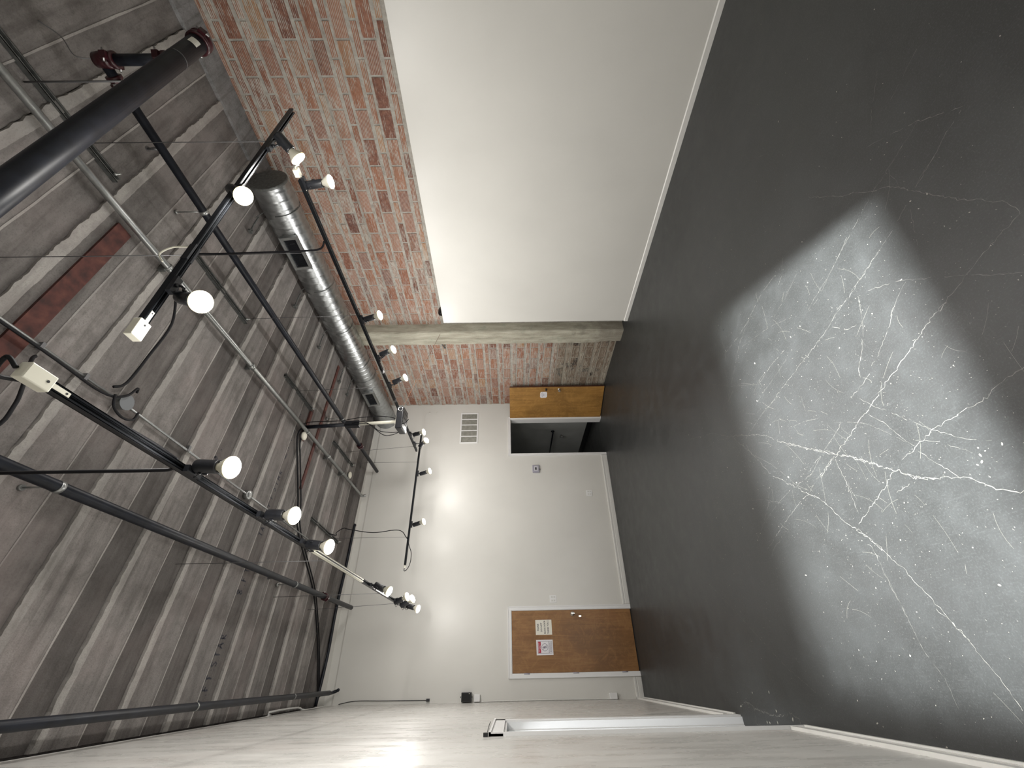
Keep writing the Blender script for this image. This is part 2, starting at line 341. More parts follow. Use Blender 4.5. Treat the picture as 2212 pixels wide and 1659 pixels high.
CRACKS=[(0.006,[(1.84,1.38),(1.786,1.639),(1.784,1.763),(1.747,1.882),(1.726,2.04),(1.71,2.232),(1.687,2.466),(1.665,2.647)]),(0.003,[(2.078,1.459),(2.028,1.602),(1.993,1.72),(1.958,1.811),(1.948,1.932)]),(0.004,[(2.422,2.033),(2.43,2.218),(2.398,2.417),(2.359,2.54),(2.314,2.691),(2.174,2.901),(2.099,3.022),(2.057,3.097),(1.969,3.12)]),(0.003,[(2.245,1.859),(2.193,2.044),(2.175,2.218)]),(0.004,[(2.384,2.465),(2.38,2.682),(2.399,2.906),(2.303,2.99),(2.124,3.058)]),(0.005,[(1.895,2.281),(1.903,2.453),(1.872,2.672)]),(0.004,[(1.738,1.612),(1.603,1.678),(1.507,1.74),(1.394,1.867),(1.351,1.881)]),(0.004,[(1.729,1.854),(1.643,1.791),(1.617,1.719)]),(0.003,[(3.312,3.04),(2.958,2.93),(2.63,2.871),(2.406,2.9)]),(0.003,[(1.86,2.252),(1.827,2.319),(1.805,2.496),(1.782,2.705),(1.758,2.792)]),(0.003,[(3.196,3.393),(3.178,3.586),(3.198,3.8)]),(0.0025,[(2.036,2.08),(2.13,2.252),(2.198,2.443),(2.268,2.666)]),(0.0025,[(2.3,3.272),(2.109,3.036),(1.888,2.694)]),(0.006,[(2.562,1.483),(2.334,1.346),(2.246,1.277),(2.134,1.205),(2.063,1.139),(1.996,1.109),(1.849,1.058),(1.693,1.0),(1.592,0.942),(1.519,0.909),(1.44,0.907)]),(0.006,[(1.437,0.91),(1.434,0.994),(1.427,1.045),(1.401,1.152),(1.378,1.253),(1.351,1.382)]),(0.004,[(1.897,1.147),(1.862,1.251),(1.84,1.366),(1.817,1.507),(1.791,1.652),(1.768,1.797)]),(0.003,[(2.162,0.952),(2.154,1.021),(2.142,1.103),(2.135,1.188),(2.108,1.291),(2.077,1.421),(2.046,1.54),(2.008,1.67),(1.979,1.859),(1.957,1.935)]),(0.003,[(1.979,0.873),(1.956,0.919),(1.944,1.013),(1.924,1.067)]),(0.004,[(1.248,1.044),(1.326,1.119),(1.409,1.187),(1.487,1.264),(1.558,1.336),(1.615,1.391),(1.718,1.546)]),(0.004,[(1.584,1.378),(1.57,1.423),(1.539,1.483),(1.506,1.536)]),(0.003,[(1.86,1.147),(1.759,1.195),(1.686,1.229)]),(0.003,[(2.142,1.103),(2.072,1.096),(2.018,1.107)]),(0.003,[(1.767,1.597),(1.687,1.638),(1.632,1.661)]),(0.009,[(1.362,1.298),(1.345,1.399),(1.329,1.479),(1.297,1.563),(1.267,1.655),(1.244,1.737),(1.201,1.879),(1.172,1.967),(1.128,2.125),(1.067,2.318),(1.01,2.501)]),(0.008,[(0.951,1.258),(0.948,1.306),(0.938,1.367),(0.918,1.433),(0.918,1.491),(0.918,1.591),(0.916,1.697),(0.893,1.795),(0.86,1.934)]),(0.004,[(1.542,1.465),(1.528,1.505),(1.469,1.572),(1.425,1.65),(1.385,1.711),(1.366,1.781)]),(0.004,[(1.71,1.621),(1.572,1.697),(1.478,1.775),(1.398,1.861),(1.364,1.878)]),(0.005,[(1.336,1.821),(1.31,1.909),(1.297,2.0)]),(0.004,[(1.263,1.961),(1.164,1.898),(1.117,1.855),(1.028,1.796),(0.921,1.711),(0.847,1.644),(0.807,1.598),(0.766,1.53)]),(0.004,[(1.155,1.963),(1.075,1.909),(0.971,1.873),(0.89,1.836)]),(0.003,[(1.255,2.231),(1.179,2.087),(1.115,2.001),(1.038,1.936),(0.935,1.864)]),(0.01,[(1.324,2.643),(1.207,2.495),(1.102,2.344),(1.01,2.213),(0.944,2.128),(0.878,2.054),(0.823,1.983),(0.778,1.946),(0.721,1.829)]),(0.004,[(1.237,2.122),(1.19,2.196),(1.138,2.372),(1.078,2.591)]),(0.003,[(1.402,2.53),(1.369,2.398),(1.327,2.299)]),(0.004,[(0.864,1.829),(0.799,1.801),(0.736,1.759),(0.683,1.732)]),(0.003,[(0.914,1.812),(0.862,1.724),(0.796,1.66),(0.75,1.62)]),(0.009,[(1.735,3.301),(1.608,3.203),(1.478,3.105),(1.337,3.031),(1.22,2.969),(1.045,2.764),(0.97,2.691),(0.909,2.605),(0.825,2.546),(0.739,2.507),(0.652,2.429),(0.59,2.378),(0.504,2.328)]),(0.008,[(1.735,3.301),(1.611,3.042),(1.498,2.842),(1.398,2.742),(1.282,2.601),(1.194,2.475),(1.129,2.374),(1.019,2.222),(0.885,2.062)]),(0.005,[(2.153,4.183),(2.012,3.817),(1.909,3.558),(1.739,3.32)]),(0.004,[(1.735,3.301),(1.882,3.167),(1.985,3.111),(2.068,3.093)]),(0.004,[(1.208,2.962),(1.136,3.065),(1.032,3.159),(0.93,3.32),(0.859,3.461)]),(0.003,[(1.663,2.498),(1.661,2.753),(1.615,3.059),(1.532,3.323)]),(0.006,[(1.048,2.328),(0.891,2.336),(0.731,2.361)]),(0.005,[(1.133,2.382),(1.055,2.579),(1.049,2.735)]),(0.005,[(1.069,2.344),(0.999,2.573),(0.963,2.672),(0.933,2.821),(0.861,3.084),(0.767,3.358)]),(0.003,[(1.047,2.831),(1.011,3.047),(0.94,3.295)]),(0.003,[(1.43,3.067),(1.287,2.919),(1.135,2.807),(1.037,2.744)]),(0.003,[(1.862,3.842),(1.831,3.591),(1.735,3.323)]),(0.003,[(1.163,3.38),(1.099,3.176),(1.008,2.99)]),(0.003,[(1.037,4.357),(0.942,4.215),(0.846,4.137)]),(0.008,[(0.659,2.427),(0.608,2.394),(0.527,2.329),(0.459,2.295),(0.411,2.265),(0.351,2.241),(0.279,2.21),(0.206,2.178),(0.148,2.158),(0.088,2.127)]),(0.006,[(0.216,2.207),(0.175,2.172),(0.102,2.134),(0.029,2.117),(-0.049,2.088),(-0.155,2.069)]),(0.005,[(0.593,2.431),(0.541,2.385),(0.458,2.389),(0.367,2.394),(0.26,2.392),(0.201,2.392)]),(0.008,[(0.834,2.011),(0.783,2.124),(0.74,2.237),(0.67,2.401)]),(0.009,[(0.806,1.96),(0.775,1.942),(0.737,1.878),(0.703,1.783),(0.683,1.721),(0.634,1.675),(0.592,1.63),(0.549,1.552)]),(0.005,[(0.735,2.091),(0.743,2.006),(0.751,1.926)]),(0.005,[(0.714,4.572),(0.377,4.127),(0.152,3.854),(0.004,3.662),(-0.138,3.406)]),(0.003,[(0.408,2.39),(0.271,2.387),(0.056,2.394),(-0.051,2.354),(-0.193,2.366)]),(0.012,[(-0.269,4.611),(-0.237,4.482),(-0.242,4.413),(-0.273,4.366),(-0.324,4.382),(-0.373,4.398)]),(0.014,[(-0.273,4.356),(-0.28,4.252),(-0.296,4.144),(-0.299,4.005),(-0.284,3.861)]),(0.014,[(-0.258,3.822),(-0.279,3.785),(-0.287,3.74),(-0.327,3.721)]),(0.006,[(-0.373,4.398),(-0.376,4.267),(-0.372,4.074),(-0.36,3.925)]),(0.003,[(2.461,0.665),(2.437,0.767),(2.408,0.91)]),(0.003,[(2.63,0.8),(2.49,0.948),(2.397,1.023)]),(0.005,[(2.365,1.076),(2.248,0.946),(2.173,0.869),(2.058,0.786),(2.008,0.747)]),(0.004,[(2.001,0.759),(1.988,0.845),(1.967,0.901),(1.944,0.985),(1.925,1.052)]),(0.003,[(2.173,0.869),(2.155,0.985),(2.128,1.161)])]
CHIPS=[(2.411,2.019,3),(2.111,1.829,5),(2.054,1.675,5),(2.372,1.695,4),(3.076,2.271,4),(2.594,2.804,-7),(1.927,2.168,6),(2.048,2.071,3),(1.928,2.057,5),(1.805,2.181,3),(1.588,1.889,6),(1.595,1.609,5),(1.655,1.639,4),(1.572,1.684,4),(1.742,1.631,4),(1.823,1.784,3),(1.902,2.557,4),(1.779,2.776,5),(2.059,2.864,4),(2.713,3.531,3),(1.637,2.25,3),(2.65,2.339,3),(2.398,2.454,3),(2.042,2.614,9),(2.258,1.007,4),(2.043,1.239,4),(1.65,1.103,5),(1.892,1.121,8),(1.824,1.121,6),(1.844,1.056,9),(1.869,1.34,5),(2.054,1.674,4),(2.111,1.826,5),(1.614,1.386,7),(1.743,1.633,4),(2.126,1.476,3),(1.423,1.045,5),(1.335,1.104,4),(1.236,1.069,5),(1.242,1.053,4),(1.925,1.397,3),(2.376,1.696,5),(1.768,1.385,3),(1.443,1.173,3),(1.826,1.785,3),(1.586,1.891,7),(1.572,1.684,5),(1.93,2.169,5),(1.592,1.606,5),(1.108,1.454,6),(1.306,1.481,4),(1.01,1.365,4),(1.022,1.43,4),(1.059,1.233,4),(1.224,1.269,3),(0.818,1.395,4),(0.734,1.503,11),(1.218,1.749,6),(1.406,2.183,3),(0.819,1.428,3),(0.761,1.589,9),(0.731,1.601,14),(0.706,1.612,11),(0.702,1.635,8),(0.738,1.574,7),(1.28,1.444,3),(1.922,2.055,4),(1.775,2.771,5),(1.538,2.746,5),(1.461,2.638,5),(1.529,3.525,5),(1.398,3.331,4),(1.067,2.741,6),(1.087,3.362,7),(1.13,2.796,8),(1.696,4.7,3),(2.004,3.822,4),(0.621,2.812,4),(0.646,2.529,6),(0.857,3.456,4),(0.893,3.382,4),(1.213,4.008,4),(1.148,3.051,4),(0.811,2.105,5),(2.16,4.056,4),(0.928,2.783,3),(0.956,2.992,4),(1.065,2.741,6),(0.616,2.182,5),(0.681,2.055,6),(0.676,2.035,4),(0.647,2.53,5),(0.62,2.813,4),(0.517,3.034,7),(0.354,2.496,5),(0.292,3.008,4),(0.217,2.317,4),(0.416,1.868,6),(0.555,1.654,5),(0.445,1.664,4),(0.265,1.859,12),(0.532,2.19,7),(0.929,2.783,4),(0.591,2.433,4),(0.41,2.184,4),(0.484,1.796,3),(0.375,2.442,4),(0.134,1.944,4),(0.183,2.629,3),(0.638,1.951,4),(0.508,1.627,4),(0.04,2.489,9),(0.519,3.043,5),(0.353,2.499,4),(0.217,2.319,4),(0.289,3.009,3),(-0.046,3.266,4),(-0.163,3.029,6),(-0.058,2.757,5),(-0.26,2.941,9),(-0.271,2.905,6),(-0.331,3.08,6),(-0.154,4.037,5),(-0.315,2.537,9),(-0.024,2.635,3),(-0.256,2.17,4),(-0.266,4.01,5),(0.067,3.989,3),(-0.33,2.43,4),(2.915,0.612,7),(2.083,0.521,7),(2.536,0.831,4),(2.853,0.976,5),(3.29,1.312,7),(2.672,1.146,4),(2.591,1.123,4),(2.257,1.006,5),(2.171,0.633,4),(2.227,0.703,3),(2.279,0.874,4),(2.482,0.574,3),(1.8,0.674,3),(-0.164,4.318,8),(-0.153,4.033,10),(-0.268,4.01,10),(-0.349,4.208,9),(-0.348,4.168,10),(-0.339,4.045,9),(-0.303,3.81,14),(-0.267,4.605,10)]

# ================================================================== THE SETTING
SR, SK = -.0353, -.0441                           # right wall and back wall are slightly out of square
def RW(y, z, d=0.0, X0=5.22): return (X0+SR*y-d, y, z)
def BW(x, z, d=0.0): return (x, 7.9027+SK*x-d, z)
LX = -.3447; CZ = 4.945; YF = -1.0
def RWB(y0, y1, z0, z1, d0, d1, X0=5.22, mb=None):
    mb = mb or MB(); return mb.box(d0, y0, z0, d1, y1, z1, lambda d, y, z: RW(y, z, d, X0))
def BWB(x0, x1, z0, z1, d0, d1, mb=None):
    mb = mb or MB(); return mb.box(x0, d0, z0, x1, d1, z1, lambda x, d, z: BW(x, z, d))

floor = MB().box(-1.7, YF-.35, -.1, 5.5, 10.6, 0).build('floor', M['floor'], kind='structure')
# cracks: thin jittered bands lying in the paint
cr = MB()
RR = random.Random(3)
def densify(P, step):
    out = []
    for a, b in zip(P[:-1], P[1:]):
        a, b = Vector(a), Vector(b); n = max(1, int((b-a).length/step))
        out += [a+(b-a)*i/n for i in range(n)]
    return out+[Vector(P[-1])]
for wd, P in CRACKS:
    Q = densify([(x, y, .0012) for x, y in P], .014)
    ph = RR.random()*9; seg = []; ws = []
    strong = wd >= .006
    for i, q in enumerate(Q):
        j = wd*.9; q = q+Vector((RR.uniform(-j, j), RR.uniform(-j, j), 0))
        gap = (math.sin(i*.9+ph)+RR.uniform(-1, 1)) > (1.85 if strong else 1.25)
        if gap and 0 < i < len(Q)-1:
            if len(seg) > 1: cr.strip(seg, ws)
            seg, ws = [], []
        else:
            seg.append(q); ws.append((wd*.42 if strong else wd*.5)*RR.uniform(.3, 1.25))
    if len(seg) > 1: cr.strip(seg, ws)
cr.build('floor_cracks', M['crack'], floor, kind='stuff')
cp = MB(); dk = MB()
def blob(mb, x, y, r, z=.0014, el=1.0, an=0):
    n = 7; vs = []
    for k in range(n):
        a = 2*PI*k/n; rr = r*RR.uniform(.65, 1.2)
        u, v = math.cos(a)*rr*el, math.sin(a)*rr/el
        vs.append((x+u*math.cos(an)-v*math.sin(an), y+u*math.sin(an)+v*math.cos(an), z))
    mb.add(vs, [tuple(range(n))])
for x, y, r in CHIPS:
    D = .581*x+.814*y
    blob(dk if r < 0 else cp, x, y, abs(r)*D/876*.25, el=RR.uniform(1, 1.5), an=RR.random()*3)
for i in range(420):
    x = RR.uniform(-.3, 4.6); y = RR.uniform(.9, 7.2)
    blob(cp, x, y, RR.uniform(.0012, .0035), el=1.3, an=RR.random()*3)
for i in range(1500):                              # fine scuff dots and dashes in the worn middle of the room
    x = RR.gauss(1.1, .75); y = RR.gauss(2.3, .8)
    if x < -.3 or y < .8: continue
    blob(cp, x, y, RR.uniform(.0007, .0018), el=RR.uniform(1.2, 2.6), an=RR.uniform(.4, 1.2))
for i in range(110):                              # hair-thin scratches criss-crossing the worn patch
    x = RR.gauss(1.2, .7); y = RR.gauss(2.2, .65)
    if x < -.25 or y < .9: continue
    a = RR.choice((.75, -.7, .3))+RR.gauss(0, .35); L = RR.uniform(.03, .22); k_ = RR.uniform(-.4, .4)
    P = [Vector((x+math.cos(a+k_*t)*L*t, y+math.sin(a+k_*t)*L*t, .0011)) for t in (0, .25, .5, .75, 1)]
    cp.strip(P, RR.uniform(.0003, .0006))
cp.build('paint_chips', M['chip'], floor, kind='stuff'); dk.build('black_scuffs', M['darkcrack'], floor, kind='stuff')

# ceiling: slab with board-marked strips and rough joint fins between the boards
CS = .03
def CP(x, y, z): return (x, y+CS*x, z)
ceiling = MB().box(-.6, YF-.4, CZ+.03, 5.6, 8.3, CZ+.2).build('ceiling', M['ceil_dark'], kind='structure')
def edge_strip(x0, x1, ya, yb, zb, zt, ja, jb, step):
    n = int((x1-x0)/step); mb = MB(); vs = []; fs = []
    wa = wb = 0
    for i in range(n+1):
        x = x0+(x1-x0)*i/n
        wa = wa*.55+RR.uniform(-ja, ja); wb = wb*.55+RR.uniform(-jb, jb)
        vs += [CP(x, ya+wa, zt), CP(x, ya+wa, zb), CP(x, yb+wb, zb), CP(x, yb+wb, zt)]
    for i in range(n):
        a = 4*i
        for k in range(3): fs.append((a+k, a+k+1, a+k+5, a+k+4))
    mb.add(vs, fs); return mb
y = -1.316; YEND = 7.60
k = 0
while y < YEND:
    e = min(y+.345+RR.uniform(-.01, .01), YEND)
    edge_strip(-.34, 5.3, y+.066, e, CZ-.002, CZ+.031, .002, .002, .5).build('concrete_board', M['ceil'], ceiling)
    if e < YEND:
        f = min(y+.572, YEND)
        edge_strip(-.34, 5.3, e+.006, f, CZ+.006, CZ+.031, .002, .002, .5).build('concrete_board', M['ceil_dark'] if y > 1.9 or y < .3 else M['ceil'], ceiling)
        # ridge between boards: ragged, proud
        if y > -.9: edge_strip(-.34, 5.3, y-.004+RR.uniform(0, .02), y+.068, CZ-.014, CZ+.031, .0055, .002, .022).build('joint_fin', M['ceil_light'], ceiling)
        edge_strip(-.34, 5.3, e-.004, e+.008, CZ-.005, CZ+.031, .002, .002, .12).build('joint_line', M['ceil_light'], ceiling)
    y += .572; k += 1
RWB(YF-.3, 7.7, CZ-.03, CZ+.05, 0, .34).build('edge_ledge', M['ledge'], ceiling)
# steel embeds with rust
def rustbar(x0, x1, y0, y1, z=CZ-.022):
    mb = MB().box(x0, y0, z, x1, y1, CZ+.02, CP); return mb
rustbar(.6, 2.80, 1.68, 1.80).build('rusty_channel', M['rust'], ceiling)
rustbar(2.15, 4.35, 5.325, 5.385).build('rusty_channel', M['rust'], ceiling)
rustbar(2.72, 3.24, 4.98, 5.04).build('rusty_channel', M['rust'], ceiling)
# handwritten marks on the concrete boards
GL = {'1': [[(.35,.8),(.5,1),(.5,0)]], '2': [[(.1,.8),(.35,1),(.65,.8),(.5,.45),(.1,0),(.75,.03)]], '7': [[(.1,.95),(.7,1),(.35,0)]],
 '8': [[(.65,.85),(.35,1),(.1,.75),(.6,.3),(.4,0),(.12,.2),(.65,.85)]], 'F': [[(.15,0),(.15,1),(.7,1)],[(.15,.55),(.55,.55)]],
 'T': [[(.05,1),(.75,.97)],[(.4,1),(.42,0)]], 'S': [[(.65,.9),(.35,1),(.12,.75),(.6,.35),(.45,.02),(.08,.12)]],
 'A': [[(.05,0),(.38,1),(.7,0)],[(.18,.38),(.6,.38)]], 'R': [[(.15,0),(.15,1),(.55,.9),(.5,.6),(.15,.5),(.65,0)]],
 'P': [[(.15,0),(.15,1),(.6,.9),(.55,.55),(.15,.48)]], 'E': [[(.65,1),(.15,1),(.15,0),(.65,.02)],[(.15,.52),(.55,.52)]],
 'Q': [[(.4,1),(.1,.7),(.1,.3),(.4,0),(.68,.3),(.68,.7),(.4,1)],[(.45,.25),(.75,-.08)]], 'U': [[(.12,1),(.12,.25),(.4,0),(.65,.25),(.65,1)]],
 'L': [[(.15,1),(.15,0),(.65,.03)]], '.': [[(.2,0),(.28,.04)]], ':': [[(.2,.1),(.26,.14)],[(.2,.6),(.26,.64)]], ' ': []}
def write(s, x, y, h, adv=.9, wd=.015, mm='ink', z=CZ-.0045):
    mb = MB(); cx = x
    for ch in s:
        for st in GL[ch]:
            P = [CP(cx+u*h*.8, y-v*h, z) for u, v in st]
            P = densify(P, h*.12); P = [p+Vector((RR.uniform(-.003, .003), RR.uniform(-.003, .003), 0)) for p in P]
            mb.strip(P, [wd*RR.uniform(.6, 1.1) for _ in P])
        cx += h*(.45 if ch in '.:1' else adv)
    return mb.build('handwritten_mark', M[mm], ceiling)
DZ = CZ+.0045
for s, x, yy, h in (('7.FT:STAR', -.20, 4.86, .085), ('8.FT', .74, 4.87, .095), ('TAR', 1.36, 4.87, .07), ('PT.STAR', 1.70, 4.83, .085), ('12.FT.STAR', 2.30, 4.80, .10),
                    ('EQUAL', 3.05, 4.76, .09), ('7FT', 3.75, 4.74, .08)):
    write(s, x, yy, h, z=DZ)
write('8:.', 1.78, 3.68, .08, z=DZ)

# right wall: tiled bays either side of the concrete column
def brick_mesh(h, L, grooves, name):
    prof = [(-.03, 0), (.0045, 0), (.006, .003)]
    n = grooves; gap = (h-.006)/n
    for i in range(n):
        z0 = .003+i*gap
        if i: prof += [(.0035, z0), (.006, z0+.003)]
    prof += [(.006, h-.003), (.0045, h), (-.03, h)]
    mb = MB(); k = len(prof)
    vs = [(-d, yy, z) for yy in (0, L) for d, z in prof]
    fs = [(i, i+1, k+i+1, k+i) for i in range(k-1)]+[tuple(range(k))[::-1], tuple(range(k, 2*k))]
    mb.add(vs, fs); me = mb.mesh(name); me.materials.append(M['brick'] if h > .1 else M['brick_thin']); return me
BL = .283
big_v = [brick_mesh(.130, BL, 8, 'clay_tile_large'), brick_mesh(.130, BL, 8, 'clay_tile_large'), brick_mesh(.130, BL, 1, 'clay_tile_smooth')]
small_v = [brick_mesh(.064, BL, 5, 'clay_tile_small'), brick_mesh(.064, BL, 1, 'clay_tile_small_smooth')]
ang = math.atan(-SR)
wr1 = RWB(YF-.3, 5.25, 0, CZ+.05, -.2, 0).build('wall_right', M['mortar'], kind='structure')
wr2 = RWB(5.25, 7.72, 0, CZ+.05, -.2, 0).build('wall_right', M['mortar'], kind='structure')
def bay(parent, y0, y1, zmin, ref):
    PZ = .2635
    for c in range(-1, 20):
        for kind in (0, 1):
            if kind == 0: z0 = 2.900-.130+PZ*(c-10); me0 = big_v; hh = .130; off = ref
            else: z0 = 2.904+.024+PZ*(c-10); me0 = small_v; hh = .064; off = ref+.155
            sz = 1
            if z0 < -.02 and z0+hh > .03: sz = (z0+hh)/hh; z0 = .0
            if z0 < max(zmin-hh*.6, -.001) or z0 > CZ-.05: continue
            if z0+hh > CZ-.025: sz = (CZ-.03-z0)/hh
            if sz < .2: continue
            yy = off-20*.3045
            while yy < y1:
                a = max(yy, y0); b = min(yy+BL, y1)
                if b-a > .035:
                    o = bpy.data.objects.new('brick', R.choice(me0)); col.objects.link(o); o.parent = parent
                    p = RW(a, z0, R.uniform(-.002, .002)); o.location = (p[0], p[1]+0, p[2]+R.uniform(-.003, .003) if z0 > .02 else p[2])
                    o.rotation_euler = (R.uniform(-.004, .004), 0, ang); o.scale = (1, (b-a)/BL, sz)
                yy += .3045
bay(wr1, .72, 5.195, 3.12, 5.56)
bay(wr2, 5.535, 7.70, 0, 5.845)
# the concrete column
n = 60; mb = MB(); vs = []; fs = []
for i in range(n+1):
    z = (CZ+.02)*i/n
    j = lambda a: RR.uniform(-a, a)
    b = .0 if z > .35 else -.03
    vs += [RW(5.19, z, 0), RW(5.20+j(.003), z, .17+j(.004)), RW(5.215+j(.006), z, .188+j(.004)), RW(5.36, z, .19+j(.003)), RW(5.375, z, .182), RW(5.39, z, .19), RW(5.515+b+j(.006), z, .186+j(.004)), RW(5.53+b+j(.004), z, .16), RW(5.535+b, z, 0)]
for i in range(n):
    for k in range(8):
        a = 9*i+k; fs.append((a, a+9, a+10, a+1))
mb.add(vs, fs); colm = mb.build('concrete_column', M['column'], kind='structure'); colm.name = 'trim_1'
# furred-out white wall in front of the tile
PX = 4.9958
wl = RWB(YF-.3, 4.95, 0, 3.10, -.215, 0, PX).build('wall_right_lower', M['paint'], kind='structure')
bevel(wl, .004, 2)
mb = MB(); RWB(YF-.3, 4.952, 0, .052, 0, .012, PX, mb)
mb.add([RW(YF-.3, .052, .012, PX), RW(4.952, .052, .012, PX), RW(4.952, .062, .001, PX), RW(YF-.3, .062, .001, PX)], [(0, 1, 2, 3)])
mb.build('baseboard_right', M['trim'], kind='structure')

# back wall with an open doorway (storeroom behind) and a closed door
OX0, OX1, DH = 3.735, 4.555, 2.0
D1a, D1b, D1H = -.005, .885, 2.04
T = .16
mb = MB()
BWB(LX-.2, D1a, 0, 4.80, -T, 0, mb); BWB(D1a, D1b, D1H, 4.80, -T, 0, mb); BWB(D1b, OX0, 0, 4.80, -T, 0, mb)
BWB(OX0, OX1, DH, 4.80, -T, 0, mb); BWB(OX1, 5.2, 0, 4.80, -T, 0, mb)
wb = mb.build('wall_back', M['paint'], kind='structure')
mb = MB(); BWB(LX-.2, 5.2, 4.80, CZ+.05, -T, -.022, mb)
mb.add([(LX-.05, 7.60, CZ-.004), (5.15, 7.60+CS*5.15, CZ-.004), BW(5.15, CZ-.004, -.05), BW(LX-.05, CZ-.004, -.05)], [(0, 1, 2, 3)])
mb.build('wall_back_header', M['paint'], kind='structure')
mb = MB().tube([CP(LX+.01, 7.57, CZ-.03), CP(.3, 7.60, CZ-.035), CP(.9, 7.565, CZ-.028), CP(1.6, 7.585, CZ-.03), CP(2.25, 7.60, CZ-.02), CP(2.31, 7.64, CZ-.012)], .024, 8, 5)  # dark tube stands in for the shadow gap along the ceiling edge
tag(mb.build('shadow_gap_strip', M['pipe']), 'wavy dark strip for the shadow gap where the concrete ceiling meets the white back wall', 'pipe')
# grooved baseboards on the back wall
def base_back(x0, x1, name, h=.115):
    mb = MB(); BWB(x0, x1, 0, h*.78, 0, .014, mb)
    BWB(x0, x1, h*.80, h, 0, .020, mb)
    for q in (.012, .028, .044, .060): BWB(x0, x1, q, q+.010, .014, .018, mb)
    return mb.build(name, M['trim'], kind='structure')
base_back(LX, D1a-.065, 'baseboard_back'); base_back(D1b+.062, OX0-.055, 'baseboard_back')
# doorway casings
def casing(x0, x1, h, name, wdt=.055):
    mb = MB()
    BWB(x0-wdt, x0, 0, h+wdt, 0, .014, mb); BWB(x1, x1+wdt, 0, h+wdt, 0, .014, mb); BWB(x0, x1, h, h+wdt, 0, .014, mb)
    BWB(x0-wdt, x0-wdt+.012, 0, h+wdt, .014, .022, mb); BWB(x1+wdt-.012, x1+wdt, 0, h+wdt, .014, .022, mb); BWB(x0-wdt, x1+wdt, h+wdt-.012, h+wdt, .014, .022, mb)
    BWB(x0-.002, x0+.010, 0, h, -T-.001, .006, mb); BWB(x1-.010, x1+.002, 0, h, -T-.001, .006, mb); BWB(x0, x1, h-.010, h+.002, -T-.001, .006, mb)
    return mb.build(name, M['casing'], kind='structure')
casing(D1a, D1b, D1H, 'trim_2'); casing(OX0, OX1, DH, 'trim_3', .045)
# closed brown door
d1 = bevel(BWB(D1a+.012, D1b-.012, .012, D1H-.012, -.040, .004).build('door_1', M['wood1'], kind='structure'), .002, 1)
BWB(D1a+.01, D1b-.01, 0, .012, -.04, -.002).build('threshold_gap', M['dark'], d1)
for z in (.24, 1.02, 1.80):
    mb = MB().cyl(BW(D1a+.004, z-.045, .012), BW(D1a+.004, z+.045, .012), .008, 10); BWB(D1a-.01, D1a+.014, z-.045, z+.045, .003, .007, mb)
    mb.build('hinge', M['grey_plastic'], d1)
kx, kz = .815, 1.0
kn = MB().lathe(BW(kx, kz, .004), (-SK, -1, 0), [(0, .034), (.006, .032), (.008, .014), (.03, .013), (.036, .024), (.05, .029), (.062, .026), (.066, .012)], 20).build('door_knob', M['brass'], d1)
mb = MB().box(-.006, -.002, -.03, .006, .002, .012, lambda x, yy, z: BW(kx+x, kz+z, .078+yy)); mb.tube([BW(kx, kz-.02, .08), BW(kx-.02, kz-.06, .06), BW(kx-.035, kz-.10, .035)], .002, 6)
mb.box(-.012, -.002, -.03, .012, .002, .01, lambda x, yy, z: BW(kx-.04+x, kz-.115+z, .02+yy)); mb.build('hanging_key', M['brass'], kn)
# open honey door against the tile wall
hx, hy, ex, ey = 4.575, 7.695, 4.865, 6.930
dv = Vector((ex-hx, ey-hy, 0)); dl = dv.length; dv.normalize(); dn = Vector((-dv.y, dv.x, 0))
if dn.x > 0: dn = -dn                               # room side of the leaf
def DL(s, z, d=0): p = Vector((hx, hy, 0))+dv*s+dn*d; return (p.x, p.y, z)
mb = MB().box(0, 0, .012, dl, .038, DH+.0, lambda s, d, z: DL(s, z, d-.038))
d2 = bevel(mb.build('door_2', M['wood2'], kind='structure'), .002, 1)
MB().box(dl-.001, 0, .012, dl+.003, .040, DH, lambda s, d, z: DL(s, z, d-.039)).build('edge_band', M['wood_edge'], d2)
MB().lathe(DL(dl-.07, .96, 0), dn, [(0, .032), (.005, .03), (.008, .013), (.03, .012), (.037, .024), (.05, .027), (.06, .02)], 18).build('door_knob', M['brass'], d2)
MB().box(0, 0, 0, .05, .02, .028, lambda s, d, z: DL(dl-.085+s, 1.22+z, d)).build('deadbolt_turn', M['black'], d2)
ps = MB()
pts = [(0, .02), (.02, 0), (.13, 0), (.15, .02), (.15, .12), (.13, .145), (.02, .145), (0, .13)]
ps.add([DL(dl-.27+u, 1.21+v, .002) for u, v in pts]+[DL(dl-.27+u, 1.21+v, .0035) for u, v in pts], [tuple(range(8)), tuple(range(8, 16))]+[(i, (i+1) % 8, 8+(i+1) % 8, 8+i) for i in range(8)])
sgn = ps.build('paper_sign', M['paper2']); tag(sgn, 'small white clipped-corner paper notice on the open honey-brown door', 'sign')
mb = MB()
for r_, (a, b) in enumerate([(.03, .12), (.025, .125), (.04, .11), (.03, .115)]):
    z = 1.21+.115-r_*.026; s = dl-.27+a
    while s < dl-.27+b:
        wl_ = RR.uniform(.006, .016); mb.box(s, .0036, z, s+wl_, .0040, z+.010, lambda s_, d, zz: DL(s_, zz, d)); s += wl_+.004
mb.build('printed_lines', M['greyink'], sgn)
